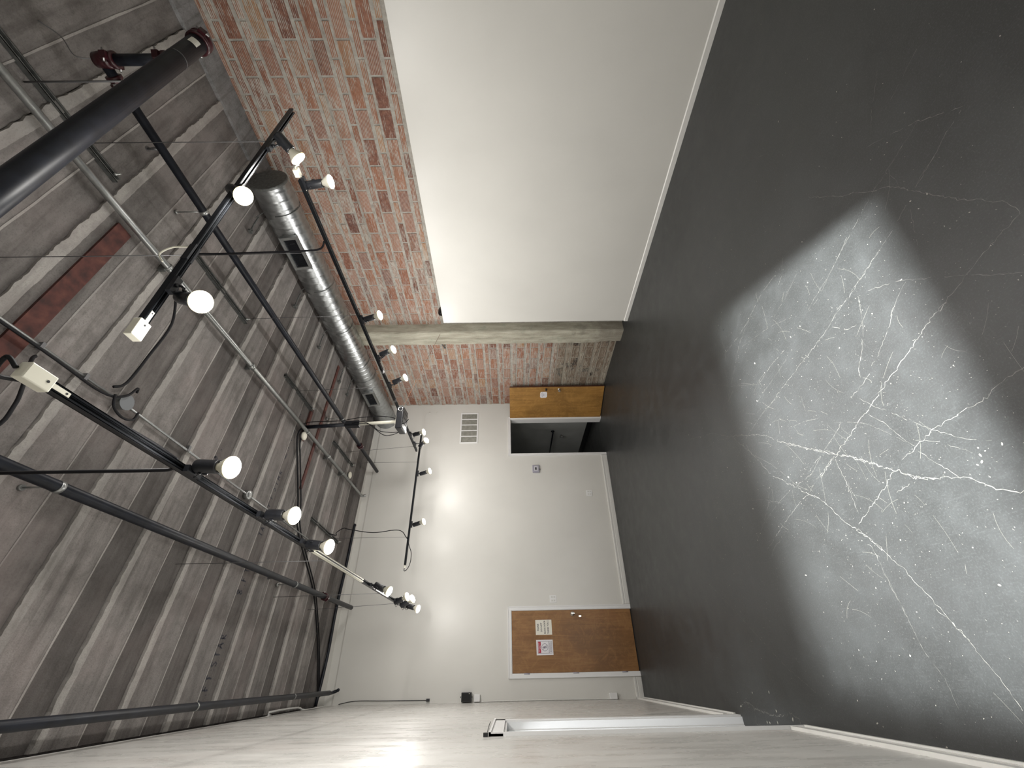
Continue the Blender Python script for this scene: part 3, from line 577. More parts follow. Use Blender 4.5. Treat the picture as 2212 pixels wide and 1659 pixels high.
# storeroom beyond
sx = 4.93
mb = MB().box(sx, 7.86, 0, sx+.1, 10.6, 2.9); mb.box(2.9, 7.93, 0, 3.0, 10.6, 2.9); mb.box(2.9, 10.5, 0, 5.1, 10.6, 2.9); mb.box(2.9, 7.93, 2.8, 5.1, 10.6, 2.9)
mb.build('wall_storeroom', M['back_room'], kind='structure')
MB().box(sx-.015, 7.9, 0, sx, 10.5, .13).build('baseboard_storeroom', M['black'], kind='structure')
hr = thing('grab_bar', 'black round rail running along the dim storeroom wall beyond the open door', 'rail')
MB().cyl((sx-.06, 8.95, .93), (sx-.06, 10.3, .93), .018, 12).build('rail', M['pipe'], hr)
MB().lathe((sx, 8.95, .93), (-1, 0, 0), [(0, .045), (.01, .045), (.012, .02), (.06, .018), (.07, .022)], 16).build('wall_flange', M['pipe'], hr)
vt = thing('wall_faucet', 'small metal valve on the storeroom wall below the black rail', 'faucet')
MB().lathe((sx, 9.15, .70), (-1, 0, 0), [(0, .02), (.05, .016), (.06, .022), (.07, .022)], 12).build('valve_body', M['steel'], vt)
MB().lathe((sx-.05, 9.15, .69), (0, 0, -1), [(0, .012), (.05, .012)], 12).build('spout', M['steel'], vt)
MB().cyl((sx-.06, 9.12, .73), (sx-.06, 9.18, .73), .008, 8).build('handle', M['black'], vt)

# left wall with a deep doorway
OY0, OY1, LH = 3.76, 4.66, 2.10
mb = MB()
def LB(y0, y1, z0, z1, d0, d1, mb): return mb.box(LX+d0, y0, z0, LX+d1, y1, z1)
LB(YF-.3, OY0, 0, 4.86, -.16, 0, mb); LB(OY1, 8.0, 0, 4.86, -.16, 0, mb); LB(OY0, OY1, LH, 4.86, -.16, 0, mb)
mb.build('wall_left', M['paint_left'], kind='structure')
mb = MB(); LB(YF-.3, 8.0, 4.86, CZ+.05, -.2, -.035, mb)
mb.build('wall_left_top', M['ledge'], kind='structure')
mb = MB()
for z0, z1, d in ((0, LH+.0, .014),):
    LB(OY0-.10, OY0, 0, LH+.10, 0, .014, mb); LB(OY1, OY1+.10, 0, LH+.10, 0, .014, mb); LB(OY0-.10, OY1+.10, LH, LH+.10, 0, .014, mb)
LB(OY0-.10, OY0-.085, 0, LH+.10, .014, .022, mb); LB(OY0-.10, OY1+.10, LH+.085, LH+.10, .014, .022, mb)
# jambs: far one carries the door stop
LB(OY1-.018, OY1, 0, LH, -.17, .002, mb); LB(OY0, OY0+.018, 0, LH, -.17, .002, mb); LB(OY0, OY1, LH-.018, LH, -.17, .002, mb)
LB(OY1-.030, OY1-.018, 0, LH-.018, -.17, -.055, mb); LB(OY0+.018, OY1-.018, LH-.030, LH-.018, -.17, -.055, mb)
mb.build('trim_4', M['casing'], kind='structure')
def base_left(y0, y1):
    mb = MB(); LB(y0, y1, 0, .075, 0, .014, mb); LB(y0, y1, .08, .115, 0, .020, mb); LB(y0, y1, 0, .018, .014, .024, mb)
    for q in (.03, .045, .06): LB(y0, y1, q, q+.008, .014, .017, mb)
    return mb.build('baseboard_left', M['trim'], kind='structure')
base_left(YF-.3, OY0-.102); base_left(OY1+.102, 7.92)
mb = MB().box(-1.65, 3.0, 0, -1.55, 5.6, 2.8); mb.box(-1.6, 2.95, 0, LX-.17, 3.05, 2.8); mb.box(-1.6, 5.5, 0, LX-.17, 5.6, 2.8); mb.box(-1.6, 3, 2.7, LX-.17, 5.6, 2.8)
mb.build('wall_passage', M['back_room'], kind='structure')
pl = bpy.data.lights.new('jamb_fill_light', 'AREA'); pl.energy = 32; pl.color = (.95, .97, 1); pl.size = .5  # added area light that brightens the far jamb of the left doorway
po = bpy.data.objects.new('jamb_fill_light', pl); po.location = (-1.0, 3.55, 2.6); col.objects.link(po)
# front wall behind the camera; its opening is added to shape the floor patch
WX0, WX1, WZ0, WZ1 = -.42, 1.10, 1.557, 2.064
mb = MB()
def FP(x, d, z): return (x, YF-.16*x+d, z)
for a, b, c_, d_ in ((LX-.2, WX0, 0, CZ+.05), (WX1, 5.5, 0, CZ+.05), (WX0, WX1, 0, WZ0), (WX0, WX1, WZ1, CZ+.05)): mb.box(a, -.06, c_, b, 0, d_, FP)
mb.build('wall_front', M['paint'], kind='structure')
mb = MB()
for a, b, c_, d_ in ((WX0-.04, WX0, WZ0-.04, WZ1+.04), (WX1, WX1+.04, WZ0-.04, WZ1+.04), (WX0, WX1, WZ0-.04, WZ0), (WX0, WX1, WZ1, WZ1+.04)): mb.box(a, 0, c_, b, .02, d_, FP)
mb.build('added_light_opening', M['trim'], kind='structure')  # frame around the added opening
# thin painted conduit riding on top of the left wall
lc = thing('painted_conduit', 'thin painted conduit along the top of the left wall with an offset bend', 'conduit')
MB().tube([(LX-.012, -.9, 4.875), (LX-.012, 1.5, 4.875), (LX-.012, 4.2, 4.875), (LX-.012, 6.0, 4.872), (LX+.03, 6.1, 4.89), (LX+.03, 6.9, 4.90), (LX-.005, 7.1, 4.88), (LX-.005, 7.8, 4.88)], .012, 8, 3).build('tube', M['trim'], lc)
base_at(lc)

# ================================================================== PIPES, DUCT
def ring(mb, p, d, r, wd): d = Vector(d).normalized(); return mb.lathe(Vector(p)-d*wd/2, d, [(0, r), (wd, r)], 20)
def coupling(p, d, r, parent):
    d = Vector(d).normalized(); mb = MB(); p = Vector(p)
    mb.lathe(p-d*.035, d, [(0, r+.006), (.004, r+.016), (.022, r+.016), (.028, r+.006), (.042, r+.006), (.048, r+.016), (.066, r+.016), (.07, r+.006)], 24)
    a = d.orthogonal().normalized(); b = d.cross(a)
    for s in (-1, 1):
        mb.frame(p+a*s*(r+.022), d, b, a, .04, .045, .026)
    o = mb.build('coupling', M['red'], parent)
    for s in (-1, 1): MB().cyl(p+a*s*(r+.026)-b*.04, p+a*s*(r+.026)+b*.04, .006, 8).build('bolt', M['steel'], o)
    return o
BY, BZ = .935, 4.20
fm = thing('fire_main_pipe', 'thick black pipe crossing near the camera, red coupling on its end', 'pipe')
MB().cyl((-.32, BY, BZ), (3.70, BY, BZ), .060, 32).build('pipe', M['pipe'], fm)
coupling((3.71, BY, BZ), (1, 0, 0), .060, fm)
MB().lathe((3.72, BY, BZ), (1, 0, 0), [(0, .066), (.04, .064), (.055, .04), (.06, 0.01)], 24).build('end_cap', M['red'], fm)
ring(MB(), (3.36, BY, BZ), (1, 0, 0), .0612, .007).build('weld_ring', M['wire'], fm)
mb = MB()
vs = []
for i in range(7):
    a = -2.75+i*.16
    for xx in (3.545, 3.615): vs.append((xx, BY+math.cos(a)*.0615, BZ+math.sin(a)*.0615))
mb.add(vs, [(2*i, 2*i+1, 2*i+3, 2*i+2) for i in range(6)]); mb.build('pipe_label', M['paper'], fm)
for xx in (2.98, .88): MB().cyl((xx, BY, CZ), (xx, BY, BZ+.058), .006, 8).build('hanger_rod', M['wire'], fm)
base_at(fm)
PXR, PZR = 3.375, 4.70
br = thing('sprinkler_pipe', 'black pipe that starts at the red elbow and runs beside the duct', 'pipe')
mb = MB().cyl((PXR, .96, PZR), (PXR, 7.68, PZR), .032, 20); mb.build('pipe', M['pipe'], br)
MB().cyl((PXR, .94, BZ+.05), (PXR, .94, PZR-.05), .034, 20).build('riser', M['pipe'], br)
coupling((PXR, .94, BZ+.10), (0, 0, 1), .034, br); coupling((PXR, .94, PZR-.06), (0, 0, 1), .034, br); coupling((PXR, 1.06, PZR), (0, 1, 0), .034, br)
MB().lathe((PXR, .94, PZR), (0, 0, 1), [(-.06, .046), (.0, .05), (.04, .044), (.05, .01)], 16).build('elbow', M['red'], br)
mb = MB()
mb.tube([(PXR-.01, .93, PZR+.05), (PXR-.05, .9, PZR+.12), (PXR+.02, .82, PZR+.18), (PXR+.01, .74, CZ)], .0035, 6); mb.build('pull_wire', M['wire'], br)
def hanger(x, y, z, parent, r=.034, dx=0):
    mb = MB(); mb.cyl((x+dx, y, CZ), (x+dx, y, z+r), .006, 8); ring(mb, (x, y, z), (0, 1, 0), r+.004, .03); mb.lathe((x+dx, y, CZ), (0, 0, -1), [(0, .02), (.02, .018)], 10)
    return mb.build('hanger', M['galv'], parent)
hanger(PXR, 2.03, PZR, br); hanger(PXR, 5.60, PZR, br)
coupling((PXR, 6.55, PZR), (0, 1, 0), .034, br)
def sprinkler(x, y, z, parent):
    mb = MB(); mb.lathe((x, y, z), (0, 0, 1), [(0, .014), (.04, .012), (.05, .008), (.075, .006)], 10); mb.lathe((x, y, z+.075), (0, 0, 1), [(0, .022), (.004, .022)], 10)
    mb.frame((x, y, z+.06), (1, 0, 0), (0, 1, 0), (0, 0, 1), .035, .005, .035); return mb.build('sprinkler_head', M['wire'], parent)
sprinkler(PXR, 1.50, PZR+.03, br)
base_at(br)
P3X, P3Z = .955, 4.72
b3 = thing('sprinkler_pipe', 'long black pipe between the white-jointed light track and the left wall', 'pipe')
MB().cyl((P3X, -.9, P3Z), (P3X, 7.72, P3Z), .034, 20).build('pipe', M['pipe'], b3)
coupling((P3X, 6.55, P3Z), (0, 1, 0), .034, b3); hanger(P3X, 5.55, P3Z, b3); hanger(P3X, 2.32, P3Z, b3); sprinkler(P3X, 5.10, P3Z+.03, b3)
base_at(b3)
P4X, P4Z = -.178, 4.73
b4 = thing('sprinkler_pipe', 'black pipe hugging the top of the left wall, hooked at its far end', 'pipe')
MB().cyl((P4X, -.9, P4Z), (P4X, 7.50, P4Z), .030, 20).build('pipe', M['pipe'], b4)
MB().tube([(P4X, 7.45, P4Z), (P4X, 7.62, P4Z-.0), (P4X+.02, 7.66, P4Z-.05), (P4X+.03, 7.60, P4Z-.09)], .022, 10).build('end_hook', M['pipe'], b4)
for yy in (4.4, 6.3): ring(MB(), (P4X, yy, P4Z), (0, 1, 0), .0315, .02).build('pipe_strap', M['galv'], b4)
for yy in (4.4, 6.3): MB().cyl((P4X, yy, P4Z+.03), (P4X, yy, CZ), .006, 8).build('hanger_rod', M['wire'], b4)
base_at(b4)
# galvanised conduit
gx, gz = 2.835, 4.875
gc = thing('galvanised_conduit', 'shiny galvanised pipe fixed under the ceiling between two black pipes', 'conduit')
MB().cyl((gx, -.9, gz), (gx, 6.95, gz), .026, 18).build('pipe', M['galv'], gc)
MB().tube([(gx, 6.9, gz), (gx, 7.45, gz), (gx, 7.58, gz-.01), (gx+.02, 7.62, gz-.06)], .024, 10).build('end_bend', M['galv'], gc)
for yy in (2.20, 3.55, 5.05, 5.85, 6.5):
    o = ring(MB(), (gx, yy, gz), (0, 1, 0), .034, .055 if yy in (3.55, 5.85) else .02).build('pipe_clamp', M['galv'], gc)
    MB().frame((gx, yy, gz+.035), (1, 0, 0), (0, 1, 0), (0, 0, 1), .09, .022, .06).build('clamp_bracket', M['galv_dark'], o)
base_at(gc)
# spiral duct
DX, DZc, DR, DY0, DY1 = 4.575, 4.70, .205, 2.38, 7.72
dt = thing('spiral_duct', 'big round galvanised spiral duct along the tiled wall under the ceiling', 'duct')
mb = MB(); n = 48; vs = []; fs = []; steps = int((DY1-DY0)/.0135)
for i in range(steps+1):
    yy = DY0+(DY1-DY0)*i/steps
    for k in range(n):
        a = 2*PI*k/n; ph = ((yy-DY0)/.105-k/n) % 1
        r = DR+(.007 if ph < .12 else 0)+(.0015*math.sin(ph*2*PI*3))
        vs.append((DX+math.cos(a)*r, yy, DZc+math.sin(a)*r))
for i in range(steps):
    for k in range(n):
        k2 = (k+1) % n; fs.append((i*n+k, i*n+k2, (i+1)*n+k2, (i+1)*n+k))
mb.add(vs, fs, True); mb.build('duct_shell', M['duct'], dt)
MB().lathe((DX, DY0-.012, DZc), (0, 1, 0), [(0, DR-.004), (.004, DR+.004), (.03, DR+.004)], 48).build('end_cap', M['galv_dark'], dt)
def register(y0, y1, nl, parent):
    nn = Vector((-.98, 0, -.155)).normalized(); tt = Vector((-.155, 0, .98)).normalized(); yv = Vector((0, 1, 0)); c = Vector((DX, (y0+y1)/2, DZc))+nn*(DR+.022)
    L = y1-y0; mb = MB(); h = .20
    mb.frame(c+tt*(h/2-.014), yv, tt, nn, L, .028, .05); mb.frame(c-tt*(h/2-.014), yv, tt, nn, L, .028, .05)
    mb.frame(c+yv*(L/2-.018), yv, tt, nn, .036, h-.05, .05); mb.frame(c-yv*(L/2-.018), yv, tt, nn, .036, h-.05, .05)
    mb.frame(c+tt*(h/2+.002)+nn*.024, yv, tt, nn, L+.01, .012, .008); mb.frame(c-tt*(h/2+.002)+nn*.024, yv, tt, nn, L+.01, .012, .008)
    o = mb.build('register_frame', M['galv'], parent)
    MB().frame(c-nn*.02, yv, tt, nn, L-.05, h-.05, .004).build('dark_backing', M['dark'], o)
    me = None
    for i in range(nl):
        yy = -L/2+.04+(L-.08)*i/(nl-1)
        if me is None:
            lo = MB().frame((0, 0, 0), Vector((0, .8, 0))+nn*.6, tt, nn*.8-Vector((0, .6, 0)), .014, h-.052, .002).build('louvre_blade', M['blacktrack'], o); me = lo.data
        else:
            lo = bpy.data.objects.new('louvre_blade', me); col.objects.link(lo); lo.parent = o
        lo.location = c+yv*yy
    return o
register(2.95, 3.42, 22, dt); register(6.28, 6.72, 12, dt)
def strap(y, parent):
    mb = MB(); P = []
    for k in range(13):
        a = PI*(1-k/12)*1.0+PI; P.append((DX+math.cos(a)*(DR+.008), y, DZc+math.sin(a)*(DR+.008)))
    P = [(DX-DR-.008, y, CZ-.02)]+P+[(DX+DR+.008, y, CZ-.02)]
    mb.tube(P, .004, 6, 1); mb.tube([(DX-DR-.01, y, CZ-.05), (DX-DR-.10, y+.01, CZ-.035), (DX-DR-.22, y+.02, CZ-.03), (DX-DR-.24, y+.02, CZ-.055)], .009, 6)
    mb.frame((DX-DR-.25, y+.02, CZ-.03), (1, 0, 0), (0, 1, 0), (0, 0, 1), .03, .05, .03)
    return mb.build('hanging_strap', M['galv_dark'], parent)
for yy in (2.70, 3.85, 4.70, 5.6, 6.0): strap(yy, dt)
MB().frame((DX+.16, 4.62, DZc-.155), (0, 1, 0), (.7, 0, .7), (.7, 0, -.7), .05, .07, .003).build('white_sticker', M['paper'], dt)
base_at(dt)
# strut channels on the ceiling over the tile-side track
def strut(x, y0, y1, label, z=CZ-.032, dx=0):
    s = thing('strut_channel', label, 'channel', 'steel strut channels on the ceiling')
    mb = MB().box(-.022, 0, .0, .022, 1, .003, lambda a, b, c_: (x+a+dx*b, y0+(y1-y0)*b, z+.036+c_))
    for sx_ in (-.022, .019): mb.box(sx_, 0, 0, sx_+.003, 1, .036, lambda a, b, c_: (x+a+dx*b, y0+(y1-y0)*b, z+c_))
    for sx_ in (-.022, .012): mb.box(sx_, 0, 0, sx_+.010, 1, .003, lambda a, b, c_: (x+a+dx*b, y0+(y1-y0)*b, z+c_))
    for sx_ in (-.0119,): mb.box(sx_, 0, .030, .0119, 1, .034, lambda a, b, c_: (x+a+dx*b, y0+(y1-y0)*b, z+c_))
    mb.build('channel', M['galv_dark'], s)
    mb = MB()
    for yy in (y1-.05,): mb.lathe((x+dx, yy, z), (0, 0, -1), [(0, .012), (.02, .012), (.022, .006), (.05, .006)], 8)
    mb.build('bolt', M['galv'], s); return base_at(s)
strut(3.05, -.6, 1.58, 'steel strut channel nearest the camera, passing behind the thick black pipe')
strut(3.235, 2.33, 3.27, 'steel strut channel above the big lit bulb of the cross track, second from the camera')
strut(3.22, 4.22, 5.10, 'steel strut channel beside the EQUAL mark, third from the camera')
strut(3.18, 6.02, 6.98, 'steel strut channel beyond the projector pole, between two pipes')
strut(1.90, 5.95, 7.10, 'steel strut channel near the back wall with a black cord looping off it', dx=-.05)

# ================================================================== TRACKS AND SPOTLIGHTS
def rail(p, q, parent, name='rail', mm='blacktrack', w=.035, h=.030):
    p, q = Vector(p), Vector(q); d = (q-p).normalized(); s = d.cross(Vector((0, 0, 1))); c = (p+q)/2; L = (q-p).length; mb = MB()
    mb.frame(c+Vector((0, 0, h/2-.002)), d, s, (0, 0, 1), L, w, .004)
    for k in (-1, 1):
        mb.frame(c+s*k*(w/2-.002), d, s, (0, 0, 1), L, .004, h); mb.frame(c+s*k*(w/2-.006)+Vector((0, 0, -h/2+.002)), d, s, (0, 0, 1), L, .010, .004)
        mb.frame(c+s*k*.006, d, s, (0, 0, 1), L, .003, h*.6)
    return mb.build(name, M[mm], parent)
def wires(lst, parent):
    for (x, y, z), (x2, y2, z2) in lst:
        MB().cyl((x, y, z), (x2, y2, z2), .0028, 6).build('suspension_wire', M['wire'], parent)
T0 = thing('light_track', 'black light track crossing the room nearest the camera, under the thick pipe', 'track', 'suspended light tracks')
rail((1.34, 1.345, 3.70), (3.64, 1.345, 3.70), T0)
def feed(p, d, parent):                            # white end-feed box with tongue into the rail
    p = Vector(p); d = Vector(d).normalized(); s = d.cross(Vector((0, 0, 1)))
    o = MB().frame(p-d*.045, d, s, (0, 0, 1), .095, .060, .040).build('end_feed', M['white_plastic'], parent); bevel(o, .004, 2)
    MB().frame(p+d*.035+Vector((0, 0, -.014)), d, s, (0, 0, 1), .065, .017, .006).build('feed_tongue', M['white_plastic'], o)
    MB().lathe(p-d*.02+Vector((0, 0, -.0205)), (0, 0, -1), [(0, .005), (.001, .005)], 8).build('screw', M['dark'], o)
    MB().lathe(p+d*.055+Vector((0, 0, -.0172)), (0, 0, -1), [(0, .004), (.001, .004)], 8).build('screw', M['dark'], o); return o
feed((1.34, 1.345, 3.70), (1, 0, 0), T0)
wires([((3.12, 1.345, CZ), (3.12, 1.345, 3.715)), ((1.83, 1.345, CZ), (1.83, 1.345, 3.715))], T0)
mb = MB().tube([(1.80, 1.36, 3.84), (1.84, 1.34, 3.86), (1.90, 1.345, 3.82), (1.90, 1.345, 3.72)], .0045, 8); mb.build('loop_of_white_wire', M['white_plastic'], T0)
rail((1.78, 1.345, 3.70), (1.90, 1.345, 3.70), T0, 'rail_joiner', 'black', .040, .034)
base_at(T0)
T1 = thing('light_track', 'black light track running along the tiled wall beside the spiral duct', 'track', 'suspended light tracks')
rail((3.31, 1.72, 3.70), (3.31, 6.66, 3.70), T1)
o = MB().frame((3.31, 1.66, 3.70), (0, 1, 0), (1, 0, 0), (0, 0, 1), .06, .05, .038).build('end_feed', M['white_plastic'], T1)
MB().frame((3.31, 1.75, 3.683), (0, 1, 0), (1, 0, 0), (0, 0, 1), .12, .014, .006).build('feed_tongue', M['white_plastic'], o)
MB().tube([(3.31, 1.63, 3.70), (3.28, 1.60, 3.68), (3.27, 1.58, 3.64)], .006, 6).build('feed_clip', M['white_plastic'], o)
wires([((3.26, 3.24, CZ-.03), (3.31, 3.26, 3.715)), ((3.24, 4.62, CZ-.03), (3.31, 4.65, 3.715)), ((3.20, 6.45, CZ-.03), (3.31, 6.48, 3.715)), ((3.23, 2.38, CZ-.03), (3.31, 2.42, 3.715))], T1)
for yy in (4.30, 5.0): MB().frame((3.31, yy, 3.70), (0, 1, 0), (1, 0, 0), (0, 0, 1), .05, .038, .033).build('rail_joiner', M['wire'], T1)
base_at(T1)
T2 = thing('light_track', 'black light track parallel to the white back wall', 'track', 'suspended light tracks')
rail((1.43, 6.87, 3.70), (3.76, 6.87, 3.70), T2)
wires([((3.19, 6.87, CZ-.03), (3.19, 6.87, 3.715)), ((1.86, 6.87, CZ), (1.86, 6.87, 3.715))], T2)
mb = MB().tube([(1.86, 6.87, 3.72), (1.72, 6.86, 3.67), (1.60, 6.855, 3.62), (1.45, 6.85, 3.62), (1.36, 6.85, 3.66), (1.345, 6.86, 3.70), (1.39, 6.87, 3.705)], .0055, 8)
mb.build('cord_tail', M['cable'], T2)
MB().cyl((1.385, 6.87, 3.70), (1.43, 6.87, 3.70), .012, 10).build('white_tip', M['white_plastic'], T2)
base_at(T2)
T3 = thing('light_track', 'black light track with a white joining section, over the middle of the room', 'track', 'suspended light tracks')
rail((.84, 1.14, 3.62), (.84, 3.42, 3.62), T3); rail((.84, 4.74, 3.62), (.84, 6.86, 3.62), T3)
rail((.84, 3.42, 3.62), (.84, 4.74, 3.62), T3, 'white_rail_section', 'white_plastic')
MB().box(.828, 3.47, 3.605, .852, 4.70, 3.6065).build('rail_slot', M['black'], T3)
feed((.84, 1.14, 3.62), (0, 1, 0), T3)
wires([((.84, 1.84, CZ), (.84, 1.84, 3.635)), ((.83, 3.78, CZ), (.84, 3.80, 3.635)), ((.82, 5.56, CZ), (.84, 5.58, 3.635)), ((.80, 6.60, CZ), (.84, 6.45, 3.635))], T3)
mb = MB().tube([(.84, 1.04, 3.63), (.87, 1.02, 3.66), (.82, 1.05, 3.69), (.85, 1.14, 3.68), (.875, 1.30, 3.66), (.885, 1.48, 3.665), (.885, 1.66, 3.65), (.87, 1.80, 3.63)], .0075, 8)
mb.build('cord_along_rail', M['cable'], T3)
mb = MB().tube([(.862, 1.80, 3.625), (.835, 1.83, 3.66), (.832, 1.84, 3.75), (.832, 1.84, 4.1), (.832, 1.842, 4.5), (.83, 1.845, CZ)], .0075, 8)
mb.build('supply_cord', M['cable'], T3)
base_at(T3)

# one spotlight prototype; local Z of housing/bulb = aim axis, origin = pivot under the rail
hm = MB().lathe((0, 0, .010), (0, 0, 1), [(0, .026), (.004, .033), (.012, .034), (.120, .034), (.128, .032), (.1285, .026), (.11, .024)], 24)
hm.lathe((.034, 0, .045), (1, 0, 0), [(0, .007), (.010, .007), (.012, .004)], 8)
HM = hm.mesh('lamp_housing'); HM.materials.append(M['black'])
BM = MB().lathe((0, 0, .118), (0, 0, 1), [(0, .017), (.014, .018), (.022, .022), (.060, .045), (.078, .0535), (.084, .054)], 28).mesh('reflector_bulb'); BM.materials.append(M['bulbglass'])
RMm = MB().lathe((0, 0, .200), (0, 0, 1), [(0, .0545), (.006, .0545), (.010, .051)], 28).mesh('bulb_rim'); RMm.materials.append(M['bulbrim'])
FM = MB().lathe((0, 0, .2085), (0, 0, 1), [(0, .0515), (.004, .049), (.008, .038), (.010, .022), (.011, .002)], 28).mesh('lit_face'); FM.materials.append(M['bulbface'])
AM = MB(); AM.box(-.017, -.05, .012, .017, .05, .036); AM.box(-.011, -.03, .036, .011, .03, .052); AM.cyl((0, 0, -.006), (0, 0, .014), .011, 12); AM = AM.mesh('track_adapter'); AM.materials.append(M['black'])
CM = MB().tube([(.008, .012, .010), (.04, .03, -.005), (.055, .012, .02), (.040, .0, .045), (.034, 0, .05)], .0022, 6).mesh('cord_loop'); CM.materials.append(M['cable'])
L_LBL = ['spotlight on the cross track nearest the tiled wall, aimed past the duct end', 'spotlight in the middle of the cross track, bulb facing the camera',
 'spotlight on the cross track nearest its white end feed, bulb facing the camera',
 'nearest spotlight on the tiled-wall track, just beyond its white feed', 'second spotlight on the tiled-wall track, above the concrete column',
 'third spotlight on the tiled-wall track, just past the column', 'fourth spotlight on the tiled-wall track, before the projector',
 'fifth spotlight on the tiled-wall track, just past the projector', 'last spotlight on the tiled-wall track, next to the back-wall track',
 'spotlight on the back-wall track nearer the air grille', 'lone spotlight on the back-wall track nearer its hanging cord end',
 'nearest spotlight on the white-jointed track, beside the octagonal box', 'second spotlight on the white-jointed track, near the PT.STAR mark', 'third spotlight on the white-jointed track, just before its white section',
 'spotlight just past the white section of the track, with a raised cord loop', 'first of three clustered spotlights at the far end of the white-jointed track', 'middle of three clustered spotlights at the far end of the white-jointed track',
 'last spotlight at the very end of the white-jointed track']
for i, (tk, P, G, D) in enumerate(LAMPS):
    root = thing('track_spotlight', L_LBL[i], 'spotlight', 'track spotlights')
    piv = Vector(P)+Vector((0, 0, -.035)); root.location = piv; off = Matrix.Translation(Vector(G)-piv)
    z = Vector(D).normalized(); tr = Vector((1, 0, 0)) if tk in ('T0', 'T2') else Vector((0, 1, 0))
    x = tr.cross(z).normalized(); yv = z.cross(x)
    rot = off @ Matrix((x, yv, z)).transposed().to_4x4()
    def child(name, me, mtx):
        o = bpy.data.objects.new(name, me); col.objects.link(o); o.parent = root; o.matrix_local = mtx; return o
    h = child('lamp_housing', HM, rot)
    b = child('reflector_bulb', BM, rot)
    for nm, me in (('bulb_rim', RMm), ('lit_face', FM)):
        f = bpy.data.objects.new(nm, me); col.objects.link(f); f.parent = b
    ta = Matrix.Rotation(PI/2, 4, 'Z') if tk in ('T0', 'T2') else Matrix.Identity(4)
    child('track_adapter', AM, Matrix.Translation((0, 0, -.015)) @ ta)
    q0 = Vector((0, 0, -.018)); ax_ = rot @ Vector((0, 0, .055)); side = (q0-ax_)-z*(q0-ax_).dot(z)
    side = side.normalized() if side.length > .01 else x
    q2 = ax_+side*.036; q1 = (q0+q2)/2+Vector((0, 0, -.012))
    ya = MB().tube([q0, q1, q2, q2+z*.02], .0065, 8).mesh('yoke_arm'); ya.materials.append(M['black']); child('yoke_arm', ya, Matrix.Identity(4))
    child('cord_loop', CM, rot)
    ld = bpy.data.lights.new('spot_beam', 'SPOT'); k_ = .42 if tk == 'T2' else (.36 if i >= 15 else .5 if i == 0 else .6 if i == 2 else .75 if i == 3 else 1); ld.energy = LAMP_W*k_; ld.color = LAMP_COL; ld.spot_size = math.radians(158); ld.spot_blend = 1; ld.shadow_soft_size = .045
    lo = bpy.data.objects.new('spot_beam', ld); col.objects.link(lo); lo.parent = root
    gd = bpy.data.lights.new('bulb_glow', 'POINT'); gd.energy = GLOW_W*k_; gd.color = LAMP_COL; gd.shadow_soft_size = .05
    go = bpy.data.objects.new('bulb_glow', gd); col.objects.link(go); go.parent = root; go.matrix_local = rot @ Matrix.Translation((0, 0, .275))
    lo.matrix_local = rot @ Matrix.Translation((0, 0, .228)) @ Matrix.Rotation(PI, 4, 'X')

# ================================================================== PROJECTOR AND CABLES
pj = thing('projector', 'black projector hanging over the end of the tiled-wall track', 'projector')
pc = Vector((2.98, 5.02, 3.56)); 
bx_ = MB().frame(pc, (1, -.15, 0), (.15, 1, 0), (0, 0, 1), .33, .27, .095).build('body', M['black'], pj); bevel(bx_, .012, 3)
MB().lathe(pc+Vector((.10, -.13, -.005)), (-.15, -1, 0), [(0, .038), (.03, .036), (.034, .030), (.02, .024)], 20).build('lens', M['steel'], bx_)
mb = MB()
for k in range(4): mb.frame(pc+Vector((-.14+k*.08, -.02*0, -.049)), (1, -.15, 0), (.15, 1, 0), (0, 0, 1), .01, .24, .004)
mb.build('vent_rib', M['blacktrack'], bx_)
MB().frame(pc+Vector((-.02, 0, .058)), (1, 0, 0), (0, 1, 0), (0, 0, 1), .16, .14, .02).build('mount_plate', M['white_plastic'], pj)
pt = Vector((2.915, 5.06, CZ)); pm = pt+(pc+Vector((-.02, 0, .06))-pt)*.52; pe = pc+Vector((-.02, 0, .06))
MB().cyl(pt, pm, .027, 16).build('upper_pole', M['pipe'], pj)
MB().cyl(pm, pe, .022, 16).build('lower_pole', M['white_plastic'], pj)
MB().frame(pm, (pe-pt), (1, 0, 0), (0, 1, 0), .20, .085, .065).build('pole_coupler', M['black'], pj)
MB().lathe(pt, (0, 0, -1), [(0, .06), (.012, .06), (.02, .03)], 20).build('ceiling_plate', M['black'], pj)
MB().tube([pc+Vector((-.12, -.12, -.05)), pc+Vector((-.13, -.15, -.10)), pc+Vector((-.09, -.18, -.15))], .006, 6).build('short_antenna', M['cable'], pj)
cb = MB()
cb.tube([pt+Vector((.05, -.02, 0)), pt+Vector((.07, -.03, -.12)), pt+Vector((.085, -.02, -.5)), pm+Vector((.10, -.02, -.1)), pe+Vector((.09, 0, .2)), pe+Vector((.05, 0, .02))], .0055, 6)
cb.build('video_cable', M['cable'], pj)
cb = MB()
cb.tube([pm+Vector((-.02, -.04, .1)), pm+Vector((-.03, -.05, -.25)), pe+Vector((-.17, -.05, .22)), pe+Vector((-.20, -.05, .06)), pe+Vector((-.17, 0, -.03))], .005, 6)
cb.tube([pm+Vector((.0, -.04, 0)), pm+Vector((.0, -.05, -.2)), pe+Vector((-.23, -.05, .16)), pe+Vector((-.24, -.05, .03)), pe+Vector((-.17, 0, -.05))], .005, 6)
cb.build('power_cable', M['cable'], pj)
base_at(pj)
tag(MB().cyl((3.12, 4.98, 3.58), RW(5.24, 3.20, .19), .0025, 6).build('taut_string', M['orange']), 'thin rusty-orange string stretched from the projector to the concrete column', 'string')
def loose(name, pts, r, label, cat='cable', m_='cable', sub=5):
    o = MB().tube(pts, r, 8, sub).build(name, M[m_]); return tag(o, label, cat)
zc = CZ-.022
